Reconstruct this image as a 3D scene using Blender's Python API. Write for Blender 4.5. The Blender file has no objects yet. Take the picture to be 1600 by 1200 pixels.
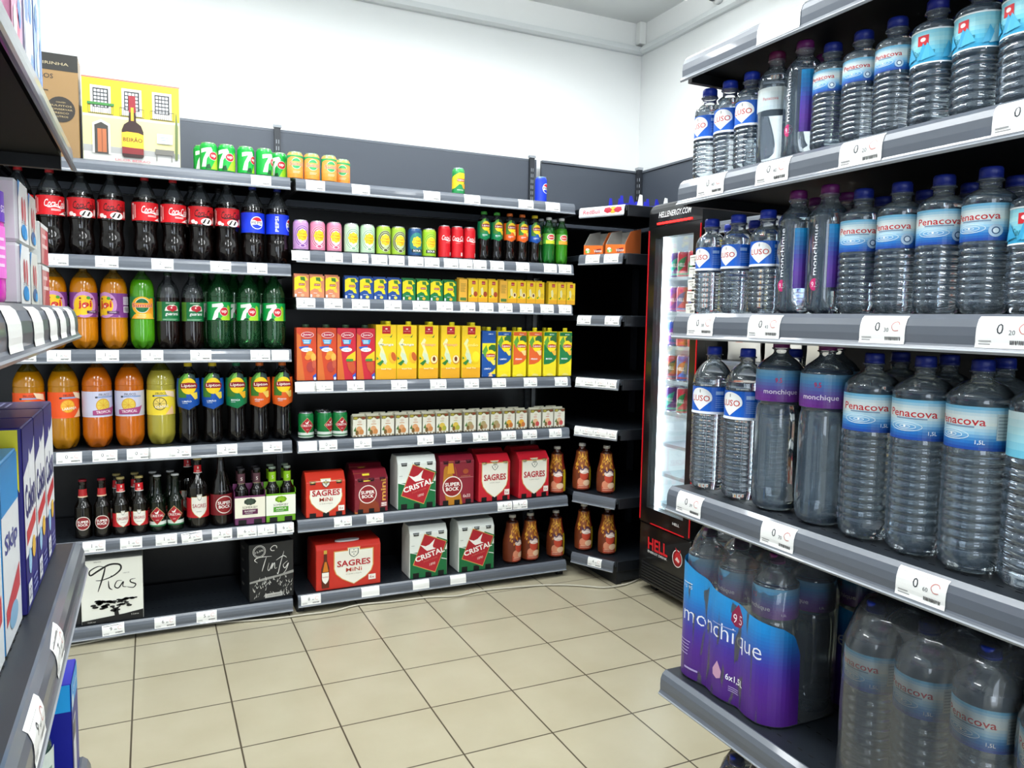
import bpy, bmesh, math, random
from mathutils import Matrix, Vector
random.seed(4)
S = bpy.context.scene
C = S.collection
PI = math.pi

# ------------------------------------------------------------------ camera
CAMH = 1.30
FPX, YAW, PITCH, ROLL = 1193.93, 0.443137, 0.085619, -0.018396
cy_, sy_ = math.cos(YAW), math.sin(YAW)
fwd = Vector((sy_ * math.cos(PITCH), cy_ * math.cos(PITCH), -math.sin(PITCH)))
rgt = Vector((cy_, -sy_, 0))
dwn = fwd.cross(rgt)
r2 = math.cos(ROLL) * rgt + math.sin(ROLL) * dwn
d2 = -math.sin(ROLL) * rgt + math.cos(ROLL) * dwn
cam = bpy.data.cameras.new('camera')
cam.sensor_width = 36
cam.lens = FPX / 1600 * 36
cam.clip_start = 0.02
camo = bpy.data.objects.new('camera', cam)
C.objects.link(camo)
mw = Matrix((r2, -d2, -fwd)).transposed().to_4x4()
mw.translation = (0, 0, CAMH)
camo.matrix_world = mw
S.camera = camo
# ------------------------------------------------------------------ world, lamps, exposure
w = bpy.data.worlds.new('store')
S.world = w
w.use_nodes = True
bg = w.node_tree.nodes['Background']
bg.inputs[0].default_value = (0.86, 0.94, 1.0, 1)
bg.inputs[1].default_value = 0.30
# x, y, turned across the room, watts down
LAMPS = [(0.15, 2.85, 1, 17), (1.65, 2.85, 1, 16), (0.40, 1.55, 0, 25), (-0.9, 1.2, 0, 12), (0.45, -0.5, 0, 22), (1.9, 0.9, 0, 12)]
LZ0 = 2.78
for lx, ly, lr, lw in LAMPS:
    L = bpy.data.lights.new('ceiling_lamp_light', 'AREA')
    L.shape = 'RECTANGLE'
    L.size = 0.16
    L.size_y = 1.15
    L.energy = lw
    L.color = (0.95, 0.985, 1.0)
    o = bpy.data.objects.new('ceiling_lamp_light', L)
    o.location = (lx, ly, LZ0 - .03)
    o.rotation_euler = (0, 0, PI / 2 * lr)
    C.objects.link(o)
    L2 = L.copy()  # upward light added to brighten the ceiling and upper walls
    L2.energy = lw * .6
    o = bpy.data.objects.new('added_uplight', L2)
    o.location = (lx, ly, LZ0 + .03)
    o.rotation_euler = (PI, 0, PI / 2 * lr)
    C.objects.link(o)
# area lights added behind the camera as unseen door and window, for bottle streaks
STREAK_LIGHTS = [('door', (.62, -2.28, 1.25), (0, PI / 2, PI / 2), .75, 2.2, 26), ('window', (-1.4, -2.28, 1.5), (0, PI / 2, PI / 2), 1.5, 1.6, 34)]
for nm, lo, ro, a_, b_, wt in STREAK_LIGHTS:
    L = bpy.data.lights.new('added_daylight', 'AREA')
    L.shape = 'RECTANGLE'
    L.size, L.size_y = a_, b_
    L.energy = wt
    L.color = (.78, .88, 1.0)
    o = bpy.data.objects.new('added_daylight', L)
    o.location = lo
    o.rotation_euler = (PI / 2, 0, 0)
    C.objects.link(o)
S.view_settings.view_transform = 'Standard'
S.view_settings.look = 'None'
S.view_settings.gamma = 1
S.view_settings.use_curve_mapping = False
S.view_settings.exposure = 0.30
S.cycles.max_bounces = 12
S.cycles.transparent_max_bounces = 24
S.cycles.transmission_bounces = 10
S.cycles.glossy_bounces = 5
S.cycles.diffuse_bounces = 3
S.cycles.caustics_reflective = False
S.cycles.caustics_refractive = False
S.cycles.sample_clamp_indirect = 6
S.cycles.use_denoising = True


# ------------------------------------------------------------------ photo geometry helpers
def solveX(px, Y, z):
    k = (px - 800) / FPX
    a = r2 - k * fwd
    return -(a.y * Y + a.z * (z - CAMH)) / a.x


def solveY(px, X, z):
    k = (px - 800) / FPX
    a = r2 - k * fwd
    return -(a.x * X + a.z * (z - CAMH)) / a.y


def floorpt(px, py, z=0.0):
    d = fwd * FPX + r2 * (px - 800) + d2 * (py - 600)
    s = (z - CAMH) / d.z
    return Vector((d.x * s, d.y * s, z))


# ------------------------------------------------------------------ materials
def lin(h):
    h = h.lstrip('#')
    out = []
    for i in (0, 2, 4):
        c = int(h[i:i + 2], 16) / 255
        out.append(c / 12.92 if c <= 0.04045 else ((c + 0.055) / 1.055) ** 2.4)
    return out + [1.0]


_m = {}


def M(h, rough=0.45, metal=0.0, spec=0.5, coat=0.0, trans=0.0, ior=1.45, emit=0.0):
    k = ('p', h, rough, metal, spec, coat, trans, ior, emit)
    if k in _m:
        return _m[k]
    m = bpy.data.materials.new('surface_' + h)
    m.use_nodes = True
    b = m.node_tree.nodes['Principled BSDF']
    b.inputs['Base Color'].default_value = lin(h)
    b.inputs['Roughness'].default_value = rough
    b.inputs['Metallic'].default_value = metal
    b.inputs['Specular IOR Level'].default_value = spec
    b.inputs['Coat Weight'].default_value = coat
    b.inputs['Coat Roughness'].default_value = 0.06
    b.inputs['Transmission Weight'].default_value = trans
    b.inputs['IOR'].default_value = ior
    if emit:
        b.inputs['Emission Color'].default_value = lin(h)
        b.inputs['Emission Strength'].default_value = emit
    _m[k] = m
    return m


def thin(h, alpha=0.1, refl=1.0, rough=0.04, tint='FFFFFF'):
    """thin clear plastic: see-through with a fresnel reflection and a little body colour"""
    k = ('t', h, alpha, refl, rough, tint)
    if k in _m:
        return _m[k]
    m = bpy.data.materials.new('clear_plastic_' + h)
    m.use_nodes = True
    nt = m.node_tree
    nt.nodes.clear()
    out = nt.nodes.new('ShaderNodeOutputMaterial')
    tr = nt.nodes.new('ShaderNodeBsdfTransparent')
    tr.inputs[0].default_value = lin(tint)
    df = nt.nodes.new('ShaderNodeBsdfDiffuse')
    df.inputs[0].default_value = lin(h)
    gl = nt.nodes.new('ShaderNodeBsdfGlossy')
    gl.inputs['Roughness'].default_value = rough
    lw = nt.nodes.new('ShaderNodeFresnel')
    lw.inputs[0].default_value = 1.5
    mu = nt.nodes.new('ShaderNodeMath')
    mu.operation = 'MULTIPLY'
    mu.inputs[1].default_value = refl
    nt.links.new(lw.outputs[0], mu.inputs[0])
    m1 = nt.nodes.new('ShaderNodeMixShader')
    m1.inputs[0].default_value = alpha
    nt.links.new(tr.outputs[0], m1.inputs[1])
    nt.links.new(df.outputs[0], m1.inputs[2])
    m2 = nt.nodes.new('ShaderNodeMixShader')
    nt.links.new(mu.outputs[0], m2.inputs[0])
    nt.links.new(m1.outputs[0], m2.inputs[1])
    nt.links.new(gl.outputs[0], m2.inputs[2])
    nt.links.new(m2.outputs[0], out.inputs[0])
    _m[k] = m
    return m


def water_mat(diff=0.16):
    k = ('w', diff)
    if k in _m:
        return _m[k]
    m = bpy.data.materials.new('bottled_water')
    m.use_nodes = True
    nt = m.node_tree
    nt.nodes.clear()
    out = nt.nodes.new('ShaderNodeOutputMaterial')
    g = nt.nodes.new('ShaderNodeBsdfGlass')
    g.inputs['IOR'].default_value = 1.33
    g.inputs['Roughness'].default_value = 0.0
    g.inputs['Color'].default_value = (0.94, 0.98, 1.0, 1)
    t = nt.nodes.new('ShaderNodeBsdfDiffuse')
    t.inputs[0].default_value = (0.52, 0.74, 1.0, 1)
    tl = nt.nodes.new('ShaderNodeBsdfTranslucent')
    tl.inputs[0].default_value = (0.70, 0.88, 1.0, 1)
    mm = nt.nodes.new('ShaderNodeMixShader')
    mm.inputs[0].default_value = 0.5
    nt.links.new(t.outputs[0], mm.inputs[1])
    nt.links.new(tl.outputs[0], mm.inputs[2])
    gl = nt.nodes.new('ShaderNodeBsdfGlossy')
    gl.inputs['Roughness'].default_value = 0.05
    fr = nt.nodes.new('ShaderNodeFresnel')
    fr.inputs[0].default_value = 1.62
    m1 = nt.nodes.new('ShaderNodeMixShader')
    m1.inputs[0].default_value = diff
    nt.links.new(g.outputs[0], m1.inputs[1])
    nt.links.new(mm.outputs[0], m1.inputs[2])
    m2 = nt.nodes.new('ShaderNodeMixShader')
    nt.links.new(fr.outputs[0], m2.inputs[0])
    nt.links.new(m1.outputs[0], m2.inputs[1])
    nt.links.new(gl.outputs[0], m2.inputs[2])
    nt.links.new(m2.outputs[0], out.inputs[0])
    _m[k] = m
    return m


BLACK = M('07090C', 0.5)
PANEL = M('474D57', 0.45)
RAIL = M('5A6069', 0.33, spec=0.5, coat=0.35)
RAILLIP = M('8E949B', 0.3, coat=0.3)
WHITE = M('F4F6F4', 0.5)
DECK = M('1B2026', 0.38)
TAGW = M('F2F3F0', 0.4)


# ------------------------------------------------------------------ mesh helpers
def mesh_from(verts, faces, mats, fm=None, smooth=False, name='shape'):
    me = bpy.data.meshes.new(name)
    me.from_pydata([tuple(v) for v in verts], [], faces)
    for m in mats:
        me.materials.append(m)
    if fm:
        me.polygons.foreach_set('material_index', fm)
    if smooth:
        me.polygons.foreach_set('use_smooth', [True] * len(me.polygons))
    me.update()
    return me


class MB:
    """collects simple shapes with material slots"""

    def __init__(s):
        s.v, s.f, s.fm, s.m, s.sm = [], [], [], [], []

    def mi(s, m):
        if m not in s.m:
            s.m.append(m)
        return s.m.index(m)

    def add(s, vs, fs, m, smooth=False):
        b = len(s.v)
        s.v += [tuple(v) for v in vs]
        k = s.mi(m)
        for f in fs:
            s.f.append([b + i for i in f])
            s.fm.append(k)
            s.sm.append(smooth)
        return s

    def box(s, x0, x1, y0, y1, z0, z1, m):
        vs = [(x0, y0, z0), (x1, y0, z0), (x1, y1, z0), (x0, y1, z0), (x0, y0, z1), (x1, y0, z1), (x1, y1, z1), (x0, y1, z1)]
        return s.add(vs, [(0, 3, 2, 1), (4, 5, 6, 7), (0, 1, 5, 4), (1, 2, 6, 5), (2, 3, 7, 6), (3, 0, 4, 7)], m)

    def prism(s, pts, z0, z1, m):
        n = len(pts)
        vs = [(x, y, z0) for x, y in pts] + [(x, y, z1) for x, y in pts]
        fs = [tuple(reversed(range(n))), tuple(range(n, 2 * n))] + [(i, (i + 1) % n, n + (i + 1) % n, n + i) for i in range(n)]
        return s.add(vs, fs, m)

    def extx(s, prof, x0, x1, m, smooth=False, close=True):
        """profile of (y,z) swept along x"""
        n = len(prof)
        vs = [(x0, y, z) for y, z in prof] + [(x1, y, z) for y, z in prof]
        fs = [(i, i + 1, n + i + 1, n + i) for i in range(n - 1)]
        if close:
            fs += [(n - 1, 0, n, 2 * n - 1), tuple(range(n)), tuple(reversed(range(n, 2 * n)))]
        return s.add(vs, fs, m, smooth)

    def lathe(s, prof, seg, m, cx=0, cy=0, cz=0, smooth=True, fn=None, mats=None, sx=1, sy=1):
        """prof [(z,r)], closed at both ends; mats: per ring material list"""
        b = len(s.v)
        for z, r in prof:
            for k in range(seg):
                a = 2 * PI * k / seg
                rr, zz = fn(r, z, a) if fn else (r, z)
                s.v.append((cx + sx * rr * math.sin(a), cy - sy * rr * math.cos(a), cz + zz))
        for i in range(len(prof) - 1):
            mm = s.mi(mats[i] if mats else m)
            for k in range(seg):
                k2 = (k + 1) % seg
                s.f.append([b + i * seg + k, b + i * seg + k2, b + (i + 1) * seg + k2, b + (i + 1) * seg + k])
                s.fm.append(mm)
                s.sm.append(smooth)
        s.f.append([b + k for k in reversed(range(seg))])
        s.fm.append(s.mi(mats[0] if mats else m))
        s.sm.append(False)
        t = b + (len(prof) - 1) * seg
        s.f.append([t + k for k in range(seg)])
        s.fm.append(s.mi(mats[-1] if mats else m))
        s.sm.append(False)
        return s

    def tube(s, pts, r, m, seg=8):
        b = len(s.v)
        n = len(pts)
        for i, p in enumerate(pts):
            p = Vector(p)
            d = (Vector(pts[min(i + 1, n - 1)]) - Vector(pts[max(i - 1, 0)])).normalized()
            u = d.cross(Vector((0, 0, 1)))
            if u.length < 1e-3:
                u = Vector((1, 0, 0))
            u.normalize()
            v = d.cross(u)
            for k in range(seg):
                a = 2 * PI * k / seg
                s.v.append(tuple(p + r * (math.cos(a) * u + math.sin(a) * v)))
        mi = s.mi(m)
        for i in range(n - 1):
            for k in range(seg):
                k2 = (k + 1) % seg
                s.f.append([b + i * seg + k, b + i * seg + k2, b + (i + 1) * seg + k2, b + (i + 1) * seg + k])
                s.fm.append(mi)
                s.sm.append(True)
        s.f += [[b + k for k in range(seg)], [b + (n - 1) * seg + k for k in range(seg)]]
        s.fm += [mi, mi]
        s.sm += [False, False]
        return s

    def mesh(s, bevel=0.0, bseg=2):
        me = mesh_from(s.v, s.f, s.m, s.fm)
        me.polygons.foreach_set('use_smooth', s.sm)
        if bevel or True:
            bm = bmesh.new()
            bm.from_mesh(me)
            bmesh.ops.recalc_face_normals(bm, faces=bm.faces)
            if bevel:
                es = [e for e in bm.edges if len(e.link_faces) == 2 and e.calc_face_angle(0) > 0.5]
                bmesh.ops.bevel(bm, geom=es, offset=bevel, segments=bseg, affect='EDGES', profile=0.6, clamp_overlap=True)
            bmesh.ops.recalc_face_normals(bm, faces=bm.faces)
            bm.to_mesh(me)
            bm.free()
        return me


def catmull(pts, n=6):
    out = []
    P = [pts[0]] + list(pts) + [pts[-1]]
    for i in range(1, len(P) - 2):
        p0, p1, p2, p3 = P[i - 1], P[i], P[i + 1], P[i + 2]
        for j in range(n):
            t = j / n
            out.append(tuple(0.5 * ((2 * p1[k]) + (-p0[k] + p2[k]) * t + (2 * p0[k] - 5 * p1[k] + 4 * p2[k] - p3[k]) * t * t + (-p0[k] + 3 * p1[k] - 3 * p2[k] + p3[k]) * t ** 3) for k in range(len(p1))))
    out.append(tuple(pts[-1]))
    return out


# ------------------------------------------------------------------ printed artwork as layered flat shapes
_tx = {}


def text_mesh(t, shear, bold):
    k = (t, shear, bold)
    if k not in _tx:
        cu = bpy.data.curves.new('lettering', 'FONT')
        cu.body = t
        cu.size = 1
        cu.shear = shear
        cu.offset = bold * 0.45
        cu.resolution_u = 2
        o = bpy.data.objects.new('lettering', cu)
        me = o.to_mesh()
        vs = [(v.co.x, v.co.y) for v in me.vertices]
        fs = [list(p.vertices) for p in me.polygons]
        o.to_mesh_clear()
        bpy.data.objects.remove(o)
        bpy.data.curves.remove(cu)
        _tx[k] = (vs, fs)
    return _tx[k]


class Art:
    def __init__(s):
        s.it = []

    def raw(s, vs, fs, col, rough=None):
        s.it.append((vs, fs, col, rough))
        return s

    def poly(s, pts, col, rough=None):
        return s.raw([tuple(p) for p in pts], [list(range(len(pts)))], col, rough)

    def rect(s, x0, y0, x1, y1, col, rough=None):
        return s.poly([(x0, y0), (x1, y0), (x1, y1), (x0, y1)], col, rough)

    def ell(s, cx, cy, rx, ry, col, n=20, rot=0):
        c, q = math.cos(rot), math.sin(rot)
        return s.poly([(cx + c * rx * math.cos(a) - q * ry * math.sin(a), cy + q * rx * math.cos(a) + c * ry * math.sin(a)) for a in [2 * PI * k / n for k in range(n)]], col)

    def ring(s, cx, cy, rx, ry, t, col, n=20):
        vs, fs = [], []
        for k in range(n):
            a = 2 * PI * k / n
            vs += [(cx + rx * math.cos(a), cy + ry * math.sin(a)), (cx + (rx - t) * math.cos(a), cy + (ry - t) * math.sin(a))]
            j = (k + 1) % n
            fs.append([2 * k, 2 * j, 2 * j + 1, 2 * k + 1])
        return s.raw(vs, fs, col)

    def grad(s, x0, y0, x1, y1, cols, n=14):
        """printed colour run from bottom to top"""
        for i in range(n):
            t = (i + .5) / n * (len(cols) - 1)
            a = min(int(t), len(cols) - 2)
            u = t - a
            ca, cb = cols[a], cols[a + 1]
            h = ''.join('%02X' % round(int(ca[k:k + 2], 16) * (1 - u) + int(cb[k:k + 2], 16) * u) for k in (0, 2, 4))
            s.it.append(([(x0, y0 + (y1 - y0) * i / n), (x1, y0 + (y1 - y0) * i / n), (x1, y0 + (y1 - y0) * (i + 1) / n), (x0, y0 + (y1 - y0) * (i + 1) / n)], [[0, 1, 2, 3]], h, 'same'))
        return s

    def stroke(s, pts, wd, col, n=5, taper=False):
        P = catmull(pts, n) if len(pts) > 2 else pts
        vs, fs = [], []
        m = len(P)
        for i, p in enumerate(P):
            a, b = P[max(i - 1, 0)], P[min(i + 1, m - 1)]
            dx, dy = b[0] - a[0], b[1] - a[1]
            l = math.hypot(dx, dy) or 1
            ww = wd * (0.5 if not taper else 0.15 + 0.45 * math.sin(PI * (i + .3) / m))
            vs += [(p[0] - dy / l * ww, p[1] + dx / l * ww), (p[0] + dy / l * ww, p[1] - dx / l * ww)]
            if i:
                fs.append([2 * i - 2, 2 * i - 1, 2 * i + 1, 2 * i])
        return s.raw(vs, fs, col)

    def text(s, t, cx, cy, h, col, w=None, shear=0.0, bold=0.0, rot=0.0, arc=0.0):
        vs, fs = text_mesh(t, shear, bold)
        if not vs:
            return s
        xs = [v[0] for v in vs]
        ys = [v[1] for v in vs]
        x0, x1, y0, y1 = min(xs), max(xs), min(ys), max(ys)
        ky = h / max(y1 - y0, 1e-4)
        kx = w / (x1 - x0) if w else ky
        c, q = math.cos(rot), math.sin(rot)
        out = []
        for x, y in vs:
            X, Y = (x - (x0 + x1) / 2) * kx, (y - (y0 + y1) / 2) * ky
            Y += arc * (1 - (2 * X / (kx * (x1 - x0))) ** 2)
            out.append((cx + c * X - q * Y, cy + q * X + c * Y))
        return s.raw(out, fs, col)

    def fill_lines(s, x0, y0, x1, y1, n, col, t=0.35):
        for i in range(n):
            y = y1 - (y1 - y0) * (i + 0.5) / n
            e = x1 - (x1 - x0) * random.uniform(0, 0.3)
            h = (y1 - y0) / n * t * .5
            s.it.append(([(x0, y - h), (e, y - h), (e, y + h), (x0, y + h)], [[0, 1, 2, 3]], col, 'same' if i else None))
        return s

    def bars(s, x0, y0, x1, y1, n, col='1A1A1A'):
        for i in range(n):
            x = x0 + (x1 - x0) * i / n
            s.it.append(([(x, y0), (x + (x1 - x0) / n * random.uniform(.25, .75), y0), (x + (x1 - x0) / n * .6, y1), (x, y1)], [[0, 1, 2, 3]], col, 'same' if i else None))
        return s

    def shield(s, cx, top, wd, ht, col):
        h = wd / 2
        pts = [(cx - h, top), (cx - h, top - ht * .5), (cx - h * .9, top - ht * .66), (cx - h * .6, top - ht * .82), (cx, top - ht), (cx + h * .6, top - ht * .82), (cx + h * .9, top - ht * .66), (cx + h, top - ht * .5), (cx + h, top)]
        return s.poly(pts, col)

    def mesh(s, mapf, step=0.006, layer=0.00014, rough=0.38, base=0.0003, ystep=None):
        V, F, FM, mats = [], [], [], []
        lvl = 0
        for vs, fs, col, opt in s.it:
            if opt != 'same':
                lvl += 1
            m = col if not isinstance(col, str) else M(col, rough)
            if m not in mats:
                mats.append(m)
            mi = mats.index(m)
            xs = [v[0] for v in vs]
            ys = [v[1] for v in vs]
            need = step and (max(xs) - min(xs)) > step * 1.3
            needy = ystep and (max(ys) - min(ys)) > ystep * 1.3
            if need or needy:
                bm = bmesh.new()
                bv = [bm.verts.new((x, y, 0)) for x, y in vs]
                for f in fs:
                    try:
                        bm.faces.new([bv[i] for i in f])
                    except ValueError:
                        pass
                bmesh.ops.triangulate(bm, faces=[f for f in bm.faces if len(f.verts) > 4])
                if need:
                    k = math.floor(min(xs) / step) + 1
                    while k * step < max(xs) - 1e-6:
                        bmesh.ops.bisect_plane(bm, geom=bm.verts[:] + bm.edges[:] + bm.faces[:], plane_co=(k * step, 0, 0), plane_no=(1, 0, 0), dist=1e-7)
                        k += 1
                if needy:
                    k = math.floor(min(ys) / ystep) + 1
                    while k * ystep < max(ys) - 1e-6:
                        bmesh.ops.bisect_plane(bm, geom=bm.verts[:] + bm.edges[:] + bm.faces[:], plane_co=(0, k * ystep, 0), plane_no=(0, 1, 0), dist=1e-7)
                        k += 1
                bm.verts.index_update()
                vs = [(v.co.x, v.co.y) for v in bm.verts]
                fs = [[v.index for v in f.verts] for f in bm.faces]
                bm.free()
            b = len(V)
            off = base + lvl * layer
            V += [mapf(x, y, off) for x, y in vs]
            F += [[b + i for i in f] for f in fs]
            FM += [mi] * len(fs)
        me = mesh_from(V, F, mats, FM)
        return me


def flat(x0=0, y=0, z0=0):
    return lambda u, v, o: (x0 + u, y - o, z0 + v)


def cyl(r):
    """wrap on a lathe; r is a number or a function of height"""
    rf = r if callable(r) else (lambda v: r)
    R0 = rf(0.0) if not callable(r) else max(rf(k * .01) for k in range(34))

    def f(u, v, o):
        rr = rf(v) + o
        a = u / R0
        return (rr * math.sin(a), -rr * math.cos(a), v)
    return f


# ------------------------------------------------------------------ object helpers
def tag(o, label, cat, group=None):
    o['label'] = label
    o['category'] = cat
    if group:
        o['group'] = group
    return o


def ob(name, me, parent=None, loc=(0, 0, 0), rz=0, label=None):
    o = bpy.data.objects.new(name, me)
    C.objects.link(o)
    o.location = loc
    o.rotation_euler = (0, 0, rz)
    if parent:
        o.parent = parent
    if label:
        o['label'] = label
    return o


def struct(name, me):
    o = ob(name, me)
    o['kind'] = 'structure'
    return o


class Spec:
    """a kind of thing: parts as (name, mesh, location, label, [sub-parts])"""

    def __init__(s, kind, cat, h, rad, parts):
        s.kind, s.cat, s.h, s.rad, s.parts = kind, cat, h, rad, parts


def inst(sp, loc, rz, label, group=None, tilt=None):
    e = bpy.data.objects.new(sp.kind, None)
    e.empty_display_size = 0.02
    C.objects.link(e)
    e.location = loc
    e.rotation_euler = (tilt[0] if tilt else 0, tilt[1] if tilt else 0, rz)
    tag(e, label, sp.cat, group)
    for n, me, l, lb, subs in sp.parts:
        p = ob(n, me, e, l, 0, lb)
        for sn, sm, sl, slb in subs:
            ob(sn, sm, p, sl, 0, slb)
    return e


REG = []


def reg(e, key, u, d, sp, ax, sg):
    box = not isinstance(sp.rad, float)
    ru, rd = (sp.rad[0], sp.rad[1]) if box else (sp.rad, sp.rad)
    REG.append(dict(e=e, key=key, u=u, d=d, ru=ru, rd=rd, box=box, ax=ax, sg=sg))


def settle():
    """nudge neighbours along their shelf until nothing touches"""
    keys = {}
    for r in REG:
        keys.setdefault(r['key'], []).append(r)
    for lst in keys.values():
        for _ in range(120):
            moved = False
            for i, a in enumerate(lst):
                for b in lst[i + 1:]:
                    du, dd = b['u'] - a['u'], b['d'] - a['d']
                    su, sd_ = a['ru'] + b['ru'] + .0016, a['rd'] + b['rd'] + .0016
                    if abs(du) >= su or abs(dd) >= sd_:
                        continue
                    if not a['box'] and not b['box'] and du * du + dd * dd >= su * su:
                        continue
                    moved = True
                    if abs(dd) > .35 * sd_:
                        f = b if dd > 0 else a
                        n = a if dd > 0 else b
                        f['d'] = n['d'] + sd_ + .0005
                    else:
                        p = (su - abs(du)) / 2 + .0002
                        s_ = 1 if du >= 0 else -1
                        a['u'] -= s_ * p
                        b['u'] += s_ * p
            if not moved:
                break
    for r in REG:
        if r['ax'] == 'x':
            r['e'].location.x, r['e'].location.y = r['u'], r['d']
        else:
            r['e'].location.y, r['e'].location.x = r['u'], r['d']


ORD = {1: [''], 2: ['left one', 'right one'], 3: ['leftmost', 'middle one', 'rightmost']}


def ordn(i, n):
    if n in ORD:
        return ORD[n][i]
    names = ['leftmost', 'second from left', 'third from left', 'fourth from left', 'fifth from left', 'sixth from left', 'seventh from left', 'eighth from left', 'ninth from left', 'tenth from left', 'eleventh from left', 'twelfth from left']
    if i == n - 1:
        return 'rightmost'
    if i == n - 2 and n > 4:
        return 'second from right'
    return names[i]


# ------------------------------------------------------------------ room
T = 0.29982
WALLY, WALLX, CEIL = 3.80, 2.59, 2.99


def tile_mat():
    m = bpy.data.materials.new('floor_tiles')
    m.use_nodes = True
    nt = m.node_tree
    b = nt.nodes['Principled BSDF']
    tc = nt.nodes.new('ShaderNodeTexCoord')
    mp = nt.nodes.new('ShaderNodeMapping')
    mp.inputs['Location'].default_value = (0.0757346 / T, -3.2209 / T + 20, 0)
    mp.inputs['Scale'].default_value = (1 / T, 1 / T, 1)
    nt.links.new(tc.outputs['Object'], mp.inputs[0])
    br = nt.nodes.new('ShaderNodeTexBrick')
    br.offset = 0
    br.inputs['Scale'].default_value = 1
    br.inputs['Brick Width'].default_value = 1
    br.inputs['Row Height'].default_value = 1
    br.inputs['Mortar Size'].default_value = 0.0105
    br.inputs['Mortar Smooth'].default_value = 0.3
    br.inputs['Color1'].default_value = lin('B3AC94')
    br.inputs['Color2'].default_value = lin('AFA890')
    br.inputs['Mortar'].default_value = lin('4E4638')
    nt.links.new(mp.outputs[0], br.inputs[0])
    no = nt.nodes.new('ShaderNodeTexNoise')
    no.inputs['Scale'].default_value = 5
    no.inputs['Detail'].default_value = 6
    nt.links.new(tc.outputs['Object'], no.inputs[0])
    mx = nt.nodes.new('ShaderNodeMixRGB')
    mx.blend_type = 'MULTIPLY'
    rp = nt.nodes.new('ShaderNodeValToRGB')
    rp.color_ramp.elements[0].position = .35
    rp.color_ramp.elements[0].color = (.88, .86, .82, 1)
    rp.color_ramp.elements[1].position = .65
    rp.color_ramp.elements[1].color = (1, 1, 1, 1)
    nt.links.new(no.outputs[0], rp.inputs[0])
    mx.inputs[0].default_value = 0.6
    nt.links.new(br.outputs[0], mx.inputs[1])
    nt.links.new(rp.outputs[0], mx.inputs[2])
    nt.links.new(mx.outputs[0], b.inputs['Base Color'])
    b.inputs['Roughness'].default_value = 0.3
    bp = nt.nodes.new('ShaderNodeBump')
    bp.inputs['Strength'].default_value = 0.25
    bp.inputs['Distance'].default_value = 0.002
    bp.invert = True
    nt.links.new(br.outputs['Fac'], bp.inputs['Height'])
    nt.links.new(bp.outputs[0], b.inputs['Normal'])
    return m


def plaster(name, h):
    m = bpy.data.materials.new(name)
    m.use_nodes = True
    nt = m.node_tree
    b = nt.nodes['Principled BSDF']
    no = nt.nodes.new('ShaderNodeTexNoise')
    no.inputs['Scale'].default_value = 3
    no.inputs['Detail'].default_value = 8
    rp = nt.nodes.new('ShaderNodeValToRGB')
    c = lin(h)
    rp.color_ramp.elements[0].color = (c[0] * .95, c[1] * .95, c[2] * .95, 1)
    rp.color_ramp.elements[1].color = c
    nt.links.new(no.outputs[0], rp.inputs[0])
    nt.links.new(rp.outputs[0], b.inputs['Base Color'])
    b.inputs['Roughness'].default_value = .7
    return m


PL = plaster('wall_paint', 'F3F5F4')
struct('floor', MB().box(-3.2, WALLX + .1, -2.2, WALLY + .1, -.1, 0, tile_mat()).mesh())
struct('wall_back', MB().box(-3.2, WALLX + .1, WALLY, WALLY + .1, 0, CEIL, PL).mesh())
struct('wall_right', MB().box(WALLX, WALLX + .1, -2.2, WALLY, 0, CEIL, PL).mesh())
struct('wall_left', MB().box(-3.3, -3.2, -2.2, WALLY, 0, CEIL, PL).mesh())
wf = MB()
xs_ = [-3.2, -2.15, -.65, .245, .995, WALLX]
wf.box(xs_[0], xs_[1], -2.3, -2.2, 0, CEIL, PL).box(xs_[2], xs_[3], -2.3, -2.2, 0, CEIL, PL).box(xs_[4], xs_[5], -2.3, -2.2, 0, CEIL, PL)
wf.box(xs_[1], xs_[2], -2.3, -2.2, 0, .7, PL).box(xs_[1], xs_[2], -2.3, -2.2, 2.3, CEIL, PL).box(xs_[3], xs_[4], -2.3, -2.2, 2.35, CEIL, PL)  # unseen openings made for the added area lights
struct('wall_front', wf.mesh())
cm = plaster('ceiling_paint', 'E9ECEB')
ceil = MB().box(-3.2, WALLX + .1, -2.2, WALLY + .1, CEIL, CEIL + .1, cm)
for yy in (3.35, 2.75):
    ceil.box(-3.2, WALLX - .42, yy, yy + .012, CEIL - .004, CEIL, M('B9BDBC', .6))
ceil.box(WALLX - .44, WALLX - .43, -2.2, 3.36, CEIL - .004, CEIL, M('B9BDBC', .6))
struct('ceiling', ceil.mesh())
# moulding that runs round the room below the ceiling
TZ = 2.815
tb = MB()
TR = M('DDE1E1', .5)
tb.extx([(WALLY, TZ), (WALLY - .02, TZ), (WALLY - .035, TZ + .012), (WALLY - .035, TZ + .03), (WALLY - .02, TZ + .036), (WALLY - .02, TZ + .045), (WALLY, TZ + .05)], -3.2, WALLX, TR)
struct('trim_1', tb.mesh())
tb = MB()
pf = [(WALLX, TZ), (WALLX - .02, TZ), (WALLX - .035, TZ + .012), (WALLX - .035, TZ + .03), (WALLX - .02, TZ + .036), (WALLX - .02, TZ + .045), (WALLX, TZ + .05)]
n_ = len(pf)
tb.add([(x, -2.2, z) for x, z in pf] + [(x, WALLY - .036, z) for x, z in pf], [(i, i + 1, n_ + i + 1, n_ + i) for i in range(n_ - 1)] + [tuple(range(n_)), tuple(range(n_, 2 * n_))], TR)
struct('trim_2', tb.mesh())
# boxed corner pipe above the moulding
struct('trim_3', MB().box(WALLX - .045, WALLX - .001, WALLY - .045, WALLY - .001, TZ + .052, CEIL, WHITE).mesh(.006))

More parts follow.
